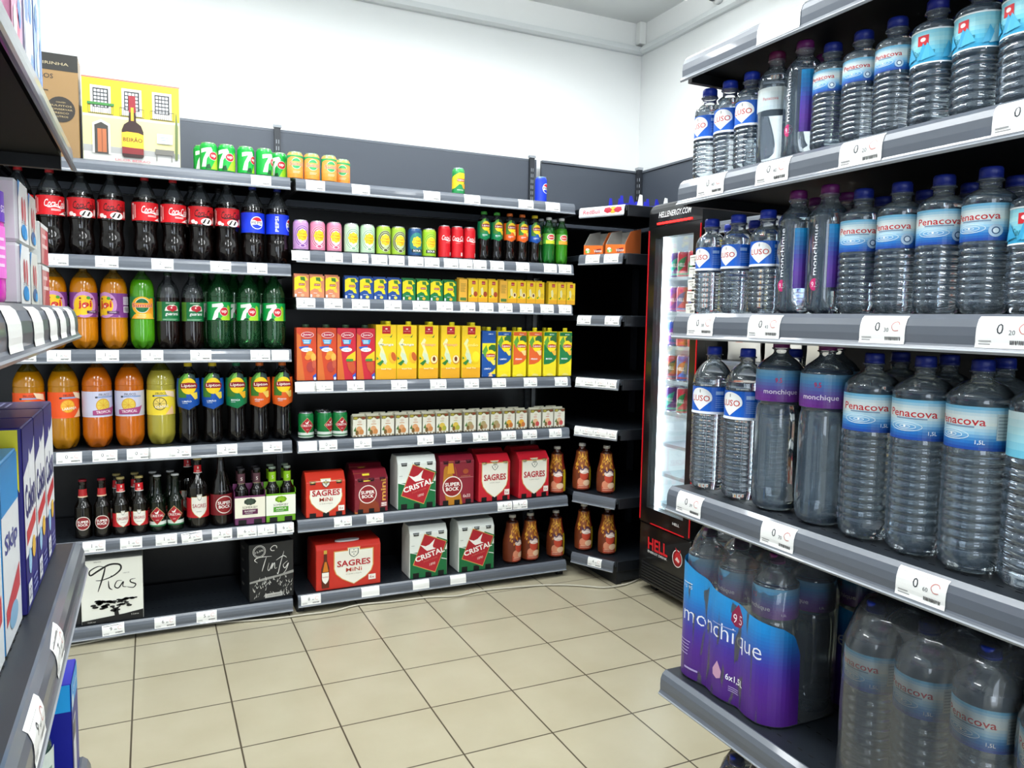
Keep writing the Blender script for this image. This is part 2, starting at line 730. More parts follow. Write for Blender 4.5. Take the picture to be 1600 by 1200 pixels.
# ceiling lamps
for i, (lx, ly, lr, lw) in enumerate(LAMPS):
    e = ob('ceiling_lamp', None, None, (lx, ly, LZ0), PI / 2 * lr)
    tag(e, 'white linear lamp hung below the ceiling, outside the picture', 'lamp', 'ceiling lamps')
    ob('housing', MB().box(-.1, .1, -.6, .6, -.02, .02, WHITE).mesh(.004), e)
    for sy in (-.5, .5):
        ob('hanger', MB().box(-.003, .003, sy - .003, sy + .003, .0205, CEIL - LZ0, WHITE).mesh(), e)
    ob('diffuser', MB().box(-.085, .085, -.585, .585, -.026, -.0205, M('FFFFFF', .5, emit=2.0)).mesh(), e)

# dome camera on the moulding of the right wall
e = ob('security_camera', None, None, (WALLX - .005, 3.13, 2.90), -PI / 2)
tag(e, 'small dark dome camera on the right wall above the moulding', 'camera')
ob('mount', MB().lathe([(0, .03), (.02, .03), (.03, .022)], 20, WHITE).mesh(), e).rotation_euler = (PI / 2, 0, 0)
ob('dome', MB().lathe([(0, .018), (.01, .024), (.024, .022), (.034, .012), (.038, .002)], 20, M('0C1230', .1, coat=1)).mesh(), e, (0, -.03, 0)).rotation_euler = (PI / 2, 0, 0)

# ------------------------------------------------------------------ shelving
RP = [(0.0, 0.0), (-.004, 0.001), (-.012, -.006), (-.016, -.016), (-.017, -.028), (-.0165, -.040), (-.018, -.043), (-.021, -.047), (-.019, -.050), (-.014, -.049), (-.012, -.043), (-.010, -.02), (0.0, -.012)]


def rail_mesh(x0, x1, s=1.0):
    b = MB()
    b.extx([(y * s, z * s) for y, z in RP], x0, x1, RAIL, smooth=False)
    b.extx([(-.0185 * s, -.044 * s), (-.022 * s, -.048 * s), (-.02 * s, -.0515 * s), (-.0165 * s, -.0495 * s)], x0, x1, RAILLIP)
    return b.mesh()


def rail_y(v, s=1.0):
    # face depth at height v below the deck (v negative)
    P = [(0.001, -.004), (-.006, -.012), (-.016, -.016), (-.028, -.017), (-.040, -.0165), (-.043, -.018)]
    v = v / s
    for (z0, y0), (z1, y1) in zip(P, P[1:]):
        if z1 <= v <= z0:
            return s * (y0 + (y1 - y0) * (v - z0) / (z1 - z0))
    return s * (P[0][1] if v > 0 else P[-1][1])


_tags = {}


def tag_mesh(price, tw=.078, s=1.0, tilt=0.0):
    k = (price, tw, s, tilt)
    if k in _tags:
        return _tags[k]
    a = Art()
    th = .041
    z1 = -.002
    z0 = z1 - th
    cx, cz = 0, (z0 + z1) / 2
    a.rect(-tw / 2, z0, tw / 2, z1, 'F1F2EF')
    if price:
        big, sm = price.split('.') if '.' in price else (price, '')
        a.fill_lines(-tw * .44, z1 - .006, tw * .3, z1 - .002, 1, '777777', .5)
        a.text(big, -tw * .10, z1 - .016, .0135, '30343A', bold=.0)
        if sm:
            a.text(sm, tw * .10, z1 - .0205, .006, '50545A')
        a.stroke([(tw * .38, z1 - .013), (tw * .34, z1 - .009), (tw * .26, z1 - .0095), (tw * .21, z1 - .015), (tw * .26, z1 - .0215), (tw * .36, z1 - .021)], .0011, 'C9776F', n=3)
        a.bars(tw * .08, z0 + .005, tw * .42, z0 + .0105, 12)
        a.fill_lines(-tw * .44, z0 + .003, -tw * .18, z0 + .011, 2, '9A9A9A', .4)
    c, q = math.cos(tilt), math.sin(tilt)

    def mp(u, v, o):
        X, Z = u, v - cz
        X, Z = c * X - q * Z, q * X + c * Z
        Z += cz
        vv = Z * s
        return (X * 1.0, rail_y(max(min(vv, 0), -.0425 * s), s) - .0006 - o, vv)
    _tags[k] = a.mesh(mp, step=None, layer=.0001, ystep=.006)
    return _tags[k]


def deck_mesh(x0, x1, d, th=.03, holes=True, mat=None):
    b = MB()
    mat = mat or DECK
    b.box(x0, x1, .0, d, -.006, -.0002, mat).box(x0, x1, .0, d, -th, -.0061, M('0A0B0D', .6, spec=.2))
    b.box(x0, x0 + .012, .0, d, -.05, -th, BLACK)
    b.box(x1 - .012, x1, .0, d, -.05, -th, BLACK)
    if holes:
        hb = hole_mesh(x0, x1, d)
        b.add(hb.v, hb.f, M('020304', .9))
    me = b.mesh()
    return me


def hole_mesh(x0, x1, d, rows=(.028, .10, .2), under=False):
    a = MB()
    dark = M('020304', .9)
    n = int((x1 - x0) / .025)
    for yy in rows:
        for i in range(n):
            x = x0 + .02 + i * .025
            a.add([(x, yy, .0002), (x + .010, yy, .0002), (x + .010, yy + .003, .0002), (x, yy + .003, .0002)], [(0, 1, 2, 3)], dark)
    return a


def shelving(name_label, origin, rz, x0, x1, depth, levels, height, tags, cat='shelf', holes=(), back=True, uprights=True, railS=1.0, foot=True, backz=0.0, group=None):
    """levels: deck heights; tags {level index: [(x, price or '' , tilt)]}"""
    e = ob('shelving_unit', None, None, origin, rz)
    tag(e, name_label, cat, group)
    if back:
        p = ob('back_panel', MB().box(x0, x1, depth + .002, depth + .02, backz, height - .35, M('040507', .3, spec=.3)).mesh(), e)
        p = ob('top_panel', MB().box(x0, x1, depth + .002, depth + .02, height - .345, height - .012, PANEL).box(x0, x1, depth + .002, depth + .02, height - .011, height, M('5B616A', .35)).mesh(), e, label='grey top panel')
    if uprights:
        for xx in (x0, x1) if uprights is True else uprights:
            b = MB().box(xx - .014, xx + .014, depth - .014, depth + .0015, 0, height + .004, M('2A2E34', .4))
            b.box(xx - .018, xx + .018, depth - .018, depth + .0015, height + .004, height + .016, M('8E9399', .35))
            n = int((height - .4) / .03)
            for i in range(n):
                for dx in (-.006, .004):
                    b.box(xx + dx, xx + dx + .003, depth - .0146, depth - .0142, height - .05 - i * .03 - .018, height - .05 - i * .03, M('9AA0A6', .4) if i < 8 else BLACK)
            u = ob('upright', b.mesh(), e)
    if foot:
        for xx in (x0 + .02, x1 - .02):
            b = MB().box(xx - .016, xx + .016, .02, depth - .02, 0, levels[0] - .051, BLACK)
            b.box(xx - .012, xx - .004, .0185, .0198, .01, levels[0] - .06, M('3A3E44', .4))
            b.box(xx + .004, xx + .012, .0185, .0198, .01, levels[0] - .06, M('3A3E44', .4))
            ob('foot', b.mesh(), e)
    for k, z in enumerate(levels):
        d = ob('shelf', deck_mesh(x0 + .004, x1 - .004, depth - .016, holes=k in holes), e, (0, 0, z))
        ob('price_rail', rail_mesh(x0 + .006, x1 - .006, railS), d)
        for t in tags.get(k, []):
            x, pr = t[0], t[1]
            tl = t[2] if len(t) > 2 else 0
            tw = t[3] if len(t) > 3 else .078
            ob('price_tag', tag_mesh(pr, tw, railS, tl), d, (x, 0, 0))
    return e


YF, YD = 3.315, .42           # front plane and depth of the back shelving
AX0, AX1, BX1 = -.468, .545, 1.895
LZ = dict(AT=1.862, A1=1.508, A2=1.152, A3=.765, A4=.412, A5=.072,
          BT=1.862, B1=1.568, B2=1.372, B3=1.016, B4=.760, B5=.415, B6=.082)


def tg(lv, lst, w=.078):
    z = LZ[lv]
    out = []
    for t in lst:
        px, pr = t[0], t[1]
        out.append((solveX(px, YF - .017, z - .02), pr, t[2] if len(t) > 2 else 0, t[3] if len(t) > 3 else w))
    return out


tagsA = {5: tg('AT', [(408, '1.10')]),
         4: tg('A1', [(88, '1.65'), (167, '1.65'), (254, '2.05'), (345, '2.05'), (402, '2.15')]),
         3: tg('A2', [(37, '1.35'), (92, '1.35'), (168, '1.35'), (238, '1.35'), (314, '2.10'), (407, '1.60'), (438, '', 0, .07)]),
         2: tg('A3', [(108, '0.99', 0, .085), (164, '0.99', 0, .085), (217, '0.99', 0, .085), (249, '', 0, .08), (282, '2.09'), (355, '2.09'), (426, '2.09')]),
         1: tg('A4', [(147, '1.05'), (205, '1.05'), (260, '1.05'), (300, '2.25', .09), (347, '2.20'), (386, '6.15'), (416, '1.50', 0, .07), (446, '6.10', 0, .07)]),
         0: tg('A5', [(177, '9.99', .05), (258, '6.80'), (323, '5.20')])}
shelving('left bay of black drinks shelving against the back wall', (0, YF, 0), 0, AX0 + .002, AX1 - .002, YD,
         [LZ['A5'], LZ['A4'], LZ['A3'], LZ['A2'], LZ['A1'], LZ['AT']], 2.15, tagsA, holes=(0, 1), uprights=(AX0 - .004,))
tagsB = {6: tg('BT', [(493, '1.15'), (564, '1.15'), (675, '1.20'), (738, '1.20'), (822, '1.05'), (864, '1.05')]),
         5: tg('B1', [(470, '1.25', 0, .074), (522, '1.25', 0, .074), (563, '1.25', 0, .07), (593, '1.25', 0, .07), (620, '1.25', 0, .07), (650, '1.25', 0, .07), (675, '1.25', 0, .07), (705, '1.00', 0, .07), (728, '1.00', 0, .066), (750, '1.10', 0, .066), (777, '1.30', 0, .07), (817, '1.30', 0, .07), (860, '1.40', 0, .07), (883, '1.40', 0, .07)]),
         4: tg('B2', [(478, '2.05'), (521, '2.05'), (564, '2.10'), (614, '2.10'), (658, '2.10'), (695, '2.05'), (731, '3.10', 0, .074), (760, '1.30', 0, .072), (790, '3.20', 0, .072), (823, '1.20', 0, .072), (855, '1.60', 0, .072), (883, '1.30', 0, .07)]),
         3: tg('B3', [(478, '', 0, .09), (506, '1.40', 0, .08), (556, '1.45', 0, .076), (624, '1.25', 0, .074), (685, '1.30'), (737, '1.40', 0, .074), (780, '1.75', 0, .072), (829, '2.10', 0, .072), (877, '1.70', 0, .072)]),
         2: tg('B4', [(481, ''), (513, '0.90'), (567, '0.95'), (665, '0.90'), (709, '1.15'), (751, '0.95'), (795, '1.20'), (828, '0.90'), (868, '1.20', 0, .07)]),
         1: tg('B5', [(536, '4.50'), (586, '4.65'), (789, '6.90'), (813, '6.90')]),
         0: tg('B6', [(486, '8.99', .0, .085), (579, '', 0, .082), (658, '', 0, .08), (716, '', 0, .08)])}
shelving('middle bay of black drinks shelving, right of the left bay', (0, YF, 0), 0, AX1 + .008, BX1, YD,
         [LZ['B6'], LZ['B5'], LZ['B4'], LZ['B3'], LZ['B2'], LZ['B1'], LZ['BT']], 2.15, tagsB, holes=(0, 1), uprights=(.549, 1.862))
shelving('far left bay mostly hidden behind the household products rack', (0, YF, 0), 0, -1.47, AX0 - .010, YD,
         [LZ['A5'], LZ['A4'], LZ['A3'], LZ['A2'] - .005, LZ['A1'], LZ['AT']], 2.15,
         {3: [(solveX(-4, YF - .017, 1.13), '1.35')]}, uprights=(-1.47,))

# corner unit: pentagon shelves
CF0, CF1 = (1.932, 3.315), (2.045, 3.085)
CXW, CYW = WALLX - .03, YF + YD
cu_ = ob('corner_shelving_unit', None, None, (0, 0, 0))
tag(cu_, 'black corner unit with angled shelves beside the drinks fridge', 'shelf')
CL = [.118, .432, .770, 1.015, 1.322, 1.618, 1.845]
b = MB().box(CF0[0] - .005, CXW, CYW + .002, CYW + .02, 0, 1.8, M('040507', .3, spec=.3)).box(CXW + .002, CXW + .02, 3.06, CYW + .02, 0, 1.8, M('040507', .3, spec=.3))
ob('back_panel', b.mesh(), cu_)
b = MB().box(CF0[0] - .005, CXW, CYW + .002, CYW + .02, 1.805, 2.138, PANEL).box(CXW + .002, CXW + .02, 1.2, CYW + .02, 1.805, 2.138, PANEL)
b.box(CF0[0] - .005, CXW, CYW - .006, CYW + .02, 2.139, 2.15, M('5B616A', .35)).box(CXW - .006, CXW + .02, 1.2, CYW + .02, 2.139, 2.15, M('5B616A', .35))
ob('top_panel', b.mesh(), cu_, label='grey top panel')
b = MB().box(CXW - .03, CXW - .002, CYW - .03, CYW - .002, 0, 2.155, M('2A2E34', .4))
b.box(CXW - .034, CXW - .001, CYW - .034, CYW - .001, 2.155, 2.168, M('A9AEB3', .35))
for i in range(9):
    b.box(CXW - .024, CXW - .02, CYW - .0306, CYW - .0302, 2.09 - i * .034, 2.108 - i * .034, M('B5BABF', .4))
    b.box(CXW - .0306, CXW - .0302, CYW - .024, CYW - .02, 2.09 - i * .034, 2.108 - i * .034, M('B5BABF', .4))
ob('upright', b.mesh(), cu_)
ang = math.atan2(CF1[1] - CF0[1], CF1[0] - CF0[0])
clen = math.hypot(CF1[0] - CF0[0], CF1[1] - CF0[1])
CTAG = {5: [(.085, '0.99', 0, .08), (.19, '0.99', 0, .08)], 4: [(.045, '0.85', 0, .08), (.205, '0.85', 0, .08)], 3: [(.055, '1.10', 0, .1), (.13, '1.20', .03, .08), (.2, '1.25', 0, .08)], 2: [(.05, '1.50', 0, .09), (.125, '1.50', .05, .075), (.205, '1.65', 0, .09)], 0: [(.145, '4.20', 0, .08)]}
for k, z in enumerate(CL):
    b = MB().prism([(CF0[0], CF0[1]), CF1, (CXW - .04, CF1[1]), (CXW - .04, CYW - .04), (CF0[0], CYW - .04)], -.028, -.0002, DECK)
    b.box(CF1[0] + .008, CXW - .045, CF1[1] - .004, CF1[1] + .012, -.052, .001, M('14171C', .35))
    d = ob('shelf', b.mesh(.002, 1), cu_, (0, 0, z))
    rr = ob('price_rail', rail_mesh(.004, clen - .004), d, (CF0[0], CF0[1], 0), ang)
    for t in CTAG.get(k, []):
        ob('price_tag', tag_mesh(t[1], t[3], 1.0, t[2]), d, (CF0[0] + math.cos(ang) * t[0], CF0[1] + math.sin(ang) * t[0], 0), ang)
a = Art()
a.rect(-.127, -.046, .127, .0, 'D9D9DC')
a.text('RedBull', -.055, -.024, .02, 'C2364A', w=.095, bold=.02)
a.ell(.065, -.022, .019, .017, 'E9A92B')
for sgn in (-1, 1):
    a.poly([(.065 + sgn * .004, -.02), (.065 + sgn * .02, -.008), (.065 + sgn * .045, -.01), (.065 + sgn * .05, -.026), (.065 + sgn * .03, -.036), (.065 + sgn * .012, -.032)], 'B22B3D')
o = ob('brand_strip', a.mesh(lambda u, v, o: (u, rail_y(max(min(v, 0), -.0425)) - .0008 - o, v), step=None, ystep=.006), [c for c in cu_.children if c.name.startswith('shelf')][6],
       (CF0[0] + math.cos(ang) * clen / 2, CF0[1] + math.sin(ang) * clen / 2, 0), ang)
b = MB().box(CF1[0] + .01, CF1[0] + .04, CF1[1] + .005, CYW - .05, 0, CL[0] - .03, M('1A1E23', .4)).box(CF1[0] + .04, CXW - .05, CF1[1] + .006, CF1[1] + .02, .015, CL[0] - .055, M('1A1E23', .4))
ob('foot', b.mesh(), cu_)

# price card wobblers standing on the top corner shelf
for i, px in enumerate((925, 980)):
    z = CL[6]
    X = 2.05 + i * .165
    e = ob('display_tray', None, None, (X + .02, 3.17 + .02 * i, z))
    tag(e, ('left' if i == 0 else 'right') + ' empty blue and white card tray on the top corner shelf', 'tray', 'empty card trays on the top corner shelf')
    BL = M('2B30B4', .4)
    b = MB()
    b.prism([(0, 0), (.12, 0), (.12, .1), (0, .1)], 0, .004, BL)
    pts = [(-.0, 0), (.12, 0), (.12, .02), (.075, .026), (.062, .058), (.05, .058), (.045, .024), (.014, .02), (.01, .055), (-.004, .055), (-.008, .02)]
    for yy in (0, .098):
        b.add([(x, yy, zz) for x, zz in pts] + [(x, yy + .002, zz) for x, zz in pts], [tuple(range(11)), tuple(reversed(range(11, 22)))] + [(k, (k + 1) % 11, 11 + (k + 1) % 11, 11 + k) for k in range(11)], BL)
    ob('tray', b.mesh(), e)
    pts = [(.085, 0), (.122, 0), (.118, .066), (.102, .068)]
    b = MB().add([(x, -.006, zz) for x, zz in pts] + [(x, -.004, zz) for x, zz in pts], [(0, 1, 2, 3), (7, 6, 5, 4)] + [(k, (k + 1) % 4, 4 + (k + 1) % 4, 4 + k) for k in range(4)], WHITE)
    ob('end_flap', b.mesh(), e, label='white end flap')

# two open orange and grey display cartons on the second corner shelf
a = Art()
a.rect(-.055, 0, .055, .035, 'E8722C')
a.poly([(-.055, .035), (.055, .035), (.055, .043), (.03, .046), (-.01, .047), (-.055, .05)], 'E8722C')
a.ell(-.032, .02, .014, .011, '7CC04B').ell(-.034, .028, .01, .006, 'F2F2EA').ell(-.03, .016, .006, .005, 'E8F0D0')
a.poly([(.008, .026), (.045, .03), (.042, .012), (.012, .008)], '8E1F28')
a.text('Vimto', .027, .019, .013, 'F5F5F0', bold=.02, shear=.2)
fm_ = a.mesh(flat(), step=None)
b = MB().box(-.055, .055, 0, .15, 0, .002, M('A9A9A2', .7)).box(-.055, .055, .148, .15, .002, .12, M('A9A9A2', .7)).box(-.055, .055, 0, .002, .002, .035, M('E8722C', .6))
for s_ in (-.055, .053):
    b.add([(s_, .002, .002), (s_ + .002, .002, .002), (s_ + .002, .148, .002), (s_, .148, .002), (s_, .002, .05), (s_ + .002, .002, .05), (s_ + .002, .148, .13), (s_, .148, .13), (s_, .05, .11), (s_ + .002, .05, .11)],
          [(0, 3, 7, 8, 4), (1, 5, 9, 6, 2), (4, 8, 9, 5), (8, 7, 6, 9), (0, 4, 5, 1)], M('B9B9B2', .7) if s_ < 0 else M('C9672F', .6))
dc = b.mesh()
for i in range(2):
    px = (925, 957)[i]
    t_ = .06 + .125 * i
    X, Y = CF0[0] + math.cos(ang) * t_, CF0[1] + math.sin(ang) * t_
    X += .028 * math.cos(ang + PI / 2)
    Y += .028 * math.sin(ang + PI / 2)
    e = ob('display_carton', None, None, (X, Y, CL[5]), ang)
    tag(e, ('left' if i == 0 else 'right') + ' empty grey and orange display carton on the second corner shelf', 'box', 'empty orange display cartons')
    ob('carton', dc, e)
    ob('printed_front', fm_, e)

# cable on the floor along the shelving
pts = [(92, 1011), (119, 1007), (160, 999), (200, 991), (240, 984), (270, 980), (303, 977), (340, 973), (386, 970), (434, 966), (478, 960), (520, 955), (560, 945), (612, 940), (670, 933), (715, 931), (752, 923), (800, 918), (856, 914), (904, 915), (945, 918), (978, 913), (1004, 902)]
b = MB().tube([floorpt(x, y, .006) for x, y in catmull(pts, 3)], .004, M('B9B5A6', .5))
tag(ob('cable', b.mesh()), 'thin pale cable lying on the floor along the back shelving', 'cable')
# ------------------------------------------------------------------ bottle and can builders
def prof_fn(pts):
    def f(z):
        if z <= pts[0][0]:
            return pts[0][1]
        for (a, ra), (b, rb) in zip(pts, pts[1:]):
            if z <= b:
                return ra + (rb - ra) * (z - a) / (b - a) if b > a else rb
        return pts[-1][1]
    return f


def smooth_prof(pts, n=5):
    P = catmull(pts, n)
    out = []
    for z, r in P:
        if out and z <= out[-1][0]:
            z = out[-1][0] + 1e-5
        out.append((z, max(r, .002)))
    return out


def petal(depth=.012, top=.05, k=5):
    def f(r, z, a):
        t = max(0, 1 - z / top)
        w_ = .5 - .5 * math.cos(k * a)
        return r * (1 - .10 * t * w_), z + depth * w_ * t * (1 if z > .0005 else 0) * (1 - t * .0)
    return f


def cap_mesh(r, h, col, seg=24, rough=.4):
    m = M(col, rough)
    def fn(rr, z, a):
        return (rr * (1.0 if (round(a / (2 * PI / (seg * 2))) % 2) else .965) if .001 < z < h * .9 else rr, z)
    return MB().lathe([(0, r), (h * .2, r), (h * .24, r * .97), (h * .25, r), (h * .85, r * .98), (h, r * .88), (h + .0001, r * .4)], seg * 2, m, fn=fn).mesh()


def bottle(kind, cat, pts, fill, liquid, empty, caps, art=None, artr=None, seg=28, petals=True, off=.0006, neckring=None, extra=None, capz=None, step=.007, smooth=5):
    P = smooth_prof(pts, smooth)
    h = pts[-1][0]
    mats = [liquid if z < fill else empty for z, r in P[:-1]]
    b = MB().lathe(P, seg, liquid, mats=mats, fn=petal() if petals else None)
    parts = [('bottle_body', b.mesh(), (0, 0, 0), None, [])]
    cr, ch, cc = caps
    cz = capz if capz is not None else h - ch * .55
    parts.append(('cap', cap_mesh(cr, ch, cc), (0, 0, cz), None, []))
    f = prof_fn([(z, r) for z, r in P])
    if art:
        parts.append(('label', art.mesh(cyl(artr if artr else f), step=step, base=off, ystep=.014), (0, 0, 0), None, []))
    for x in extra or []:
        parts.append(x)
    lay = sum(1 for it in art.it if it[3] != 'same') if art else 0
    sp = Spec(kind, cat, cz + ch, max(r for z, r in P) + (.0007 + lay * .00014 if art else 0), parts)
    return sp


def can(kind, h, r, body, art, top='B9BEC3', step=.006, seg=28):
    bm_ = body if not isinstance(body, str) else M(body, .3, coat=.3)
    al = M(top, .25, metal=.8)
    pr = [(0, r * .78), (.002, r * .8), (.006, r * .95), (.010, r), (h - .016, r), (h - .011, r * .985), (h - .004, r * .86), (h - .002, r * .86), (h - .0005, r * .88), (h, r * .86), (h + .0001, r * .82)]
    b = MB().lathe(pr, seg, bm_, mats=[al, al, bm_, bm_, bm_, bm_, al, al, al, al])
    parts = [('can_body', b.mesh(), (0, 0, 0), None, [])]
    t = MB().lathe([(0, .008), (.0008, .008)], 12, al, cy=-.004).box(-.003, .003, -.012, .002, .0008, .0014, al)
    parts.append(('pull_tab', t.mesh(), (0, 0, h + .0002), None, []))
    if art:
        parts.append(('label', art.mesh(cyl(r), step=step, base=.0003), (0, 0, 0), None, []))
    return Spec(kind, 'can', h, r, parts)


def full(r, m=1.0):
    return 2 * PI * r * m / 2


def rowX(sp, lv, pxs, desc, where, rots=0, inset=.03, zpx=.5, total=None, grp=None, start=0, jit=0.0, y=None, names=None, tilt=None, dz=0):
    """stand copies on a back-wall shelf; pxs give where along the rail"""
    z = LZ[lv] + dz
    Y = y if y is not None else YF + inset + (sp.rad if isinstance(sp.rad, float) else sp.rad[1])
    n = total or len(pxs)
    for i, px in enumerate(pxs):
        X = solveX(px, Y, z + sp.h * zpx)
        r_ = rots[i] if isinstance(rots, (list, tuple)) else rots
        nm = ordn(i + start, n)
        lb = f"{desc}, {nm} on the {where}" if nm else f"{desc} on the {where}"
        if names:
            lb = names[i]
        e = inst(sp, (X, Y, z + .0008), r_, lb, grp)
        reg(e, lv if lv not in ('AT', 'BT') else 'T', X, Y, sp, 'x', 1)


WHERE = dict(AT="left bay's top ledge", A1="left bay's highest shelf", A2="left bay's second shelf", A3="left bay's third shelf", A4="left bay's fourth shelf", A5="left bay's bottom shelf",
             BT="middle bay's top ledge", B1="middle bay's highest shelf", B2="middle bay's second shelf", B3="middle bay's third shelf", B4="middle bay's fourth shelf", B5="middle bay's fifth shelf", B6="middle bay's bottom shelf")
COLA = M('0B0504', .07, coat=.5)
CLEARDK = thin('9AA3A8', .07, 1.2)
CLEAR = thin('DDEBF2', .06, 1.3)

# ---- cola
R = .049
cola_pts = [(0, .025), (.004, .038), (.03, .047), (.06, .0475), (.085, .044), (.11, .043), (.135, .047), (.145, .0495), (.215, .0495), (.225, .047), (.25, .040), (.275, .028), (.292, .0165), (.300, .0135), (.312, .0135)]


def cola_art(zero=False, shift=0.0):
    a = Art()
    H = PI * .05
    red = 'D3101C' if not zero else 'C4141D'
    ink = 'F7F1EE' if not zero else '160A0A'
    a.rect(-H, .145, H, .216, red)
    a.rect(-.072, .150, -.060, .212, 'F1D9D6').bars(-.071, .168, -.061, .205, 5, 'B5202A')
    a.rect(-.055, .155, -.050, .206, 'E9A9A5')
    x = shift
    a.text('Coca-Cola', x + .012, .188, .028, ink, w=.078, shear=.35, bold=.018)
    a.stroke([(x - .024, .179), (x - .012, .173), (x + .008, .177), (x + .03, .172), (x + .05, .175)], .0035, ink, taper=True)
    if zero:
        a.ell(x + .02, .156, .024, .014, 'F3ECE6')
        a.poly([(x, .148), (x + .012, .166), (x + .018, .168), (x + .008, .148)], '1C1010').poly([(x + .018, .148), (x + .028, .166), (x + .034, .163), (x + .026, .148)], '1C1010')
        a.ell(x + .052, .163, .006, .014, 'F0C9C4').ell(x - .034, .155, .009, .008, 'F3DEDA').ell(x - .022, .150, .006, .006, 'F3DEDA')
    else:
        a.fill_lines(x - .005, .160, x + .034, .168, 2, 'F4D5D2', .5)
        a.poly([(x + .02, .148), (x + .06, .148), (x + .06, .163), (x + .04, .158)], 'EDE6E4').ell(x + .048, .155, .006, .005, '8A1A20')
    return a


cola_pts = [(z, r * .955) for z, r in cola_pts]
cola = bottle('soda_bottle', 'bottle', cola_pts, .232, COLA, CLEARDK, (.0150, .014, 'C8202A'), cola_art())
colaz = bottle('soda_bottle', 'bottle', cola_pts, .232, COLA, CLEARDK, (.0150, .014, '101012'), cola_art(True))
where = WHERE['A1']
P1 = [40, 81, 123, 166, 227, 272, 315, 354]
rots1 = [.2, .25, .05, .05, .3, .2, .05, .0]
for sp, idx in ((cola, (0, 1, 4, 5)), (colaz, (2, 3, 6, 7))):
    nm = {0: 'classic red label cola bottle, farthest left on the ', 1: 'classic red label cola bottle, second from left on the ', 4: 'classic red label cola bottle right of the wide gap on the ', 5: 'classic red label cola bottle, sixth from left on the ',
          2: 'black lettered zero cola bottle, third from left on the ', 3: 'black lettered zero cola bottle left of the wide gap on the ', 6: 'black lettered zero cola bottle, seventh from left on the ', 7: 'black lettered zero cola bottle beside the blue label bottles on the '}
    rowX(sp, 'A1', [P1[i] for i in idx], '', '', [rots1[i] for i in idx], names=[nm[i] + where for i in idx], grp='cola bottles on the highest shelf')
rowX(colaz, 'A1', [300, 342], '', '', .1, inset=.16, names=['dark cola bottle behind the front row, left one on the ' + where, 'dark cola bottle behind the front row, right one on the ' + where], grp='cola bottles on the highest shelf')

# ---- blue cola
pep_pts = [(0, .025), (.004, .037), (.03, .045), (.08, .0455), (.10, .043), (.118, .0455), (.125, .047), (.205, .047), (.215, .0455), (.24, .041), (.27, .027), (.290, .0155), (.300, .0135), (.312, .0135)]


def pepsi_logo(a, x, y, r):
    a.ell(x, y, r, r, 'F4F5F8', 28)
    q = r * .88
    up = [(x + q * math.cos(t), y + q * math.sin(t)) for t in [PI * k / 14 for k in range(1, 14)]]
    a.poly([p for p in up if p[1] > y + r * .28] + [(x - q * .5, y + r * .42), (x, y + r * .22), (x + q * .6, y + r * .3)], 'D5152B')
    dn = [(x + q * math.cos(t), y + q * math.sin(t)) for t in [PI + PI * k / 14 for k in range(1, 14)]]
    a.poly([p for p in dn if p[1] < y - r * .28] + [(x + q * .5, y - r * .42), (x, y - r * .25), (x - q * .6, y - r * .34)], '1437C4')
    a.text('PEPSI', x, y, r * .38, '0A0E18', w=r * 1.65, bold=.02)


a = Art().rect(-.145, .124, .145, .206, '1437D8')
pepsi_logo(a, .012, .165, .026)
pep = bottle('soda_bottle', 'bottle', pep_pts, .225, COLA, CLEARDK, (.0150, .014, '1A2F9C'), a)
a = Art().rect(-.145, .124, .145, .206, '1437D8')
a.text('PEPSI', -.008, .165, .014, 'F4F5F8', w=.062, bold=.03, rot=PI / 2)
pepsi_logo(a, .058, .165, .026)
pep2 = bottle('soda_bottle', 'bottle', pep_pts, .225, COLA, CLEARDK, (.0150, .014, '1A2F9C'), a)
rowX(pep, 'A1', [396], 'cola bottle with blue label and round emblem', where)
rowX(pep2, 'A1', [431], 'cola bottle with blue label and upright white lettering', where)

# ---- passion fruit soda, second shelf
big_pts = [(0, .022), (.003, .034), (.022, .046), (.04, .0495), (.10, .0495), (.118, .0485), (.12, .0495), (.215, .0495), (.235, .049), (.262, .043), (.285, .028), (.298, .016), (.306, .0135), (.316, .0135)]
OR1 = M('BE7406', .12, coat=.6)
OR1.node_tree.nodes['Principled BSDF'].inputs['Subsurface Weight'].default_value = 0
a = Art().rect(-.157, .123, .157, .216, '7D3B86')
a.ell(.0, .17, .043, .050, 'C58BC0')
a.ell(-.004, .168, .034, .038, 'F1C21D')
a.ell(-.03, .14, .018, .014, 'F1C21D').ell(.014, .196, .007, .006, '4E9B3A').ell(-.014, .194, .004, .004, '7A2A25').ell(.026, .192, .005, .004, '7A2A25')
a.text('joi', .002, .169, .032, 'D2232E', w=.046, bold=.06)
a.ell(.0, .165, .0085, .0085, 'D2232E').ell(.0, .165, .0045, .0045, 'F4D9C0')
a.rect(.008, .137, .05, .147, '4A1F55').text('LARANJA', .028, .142, .0055, 'F4E6F0', bold=.02)
a.text('2L', .05, .127, .006, 'F0D8EE')
a.rect(.066, .172, .10, .203, 'DCCDE0').fill_lines(.068, .174, .098, .201, 7, '7C6A80').rect(.066, .142, .10, .166, 'E6DAE6').bars(.07, .145, .097, .163, 12)
big_pts = [(z, r * .96) for z, r in big_pts]
joi = bottle('soda_bottle', 'bottle', big_pts, .27, OR1, thin('C89A40', .3, 1.0), (.0150, .014, '5B1531'), a)
rowX(joi, 'A2', [54, 93, 133, 174], 'orange soda bottle with purple label', WHERE['A2'], [.2, .15, .1, -.65], grp='purple label soda bottles')
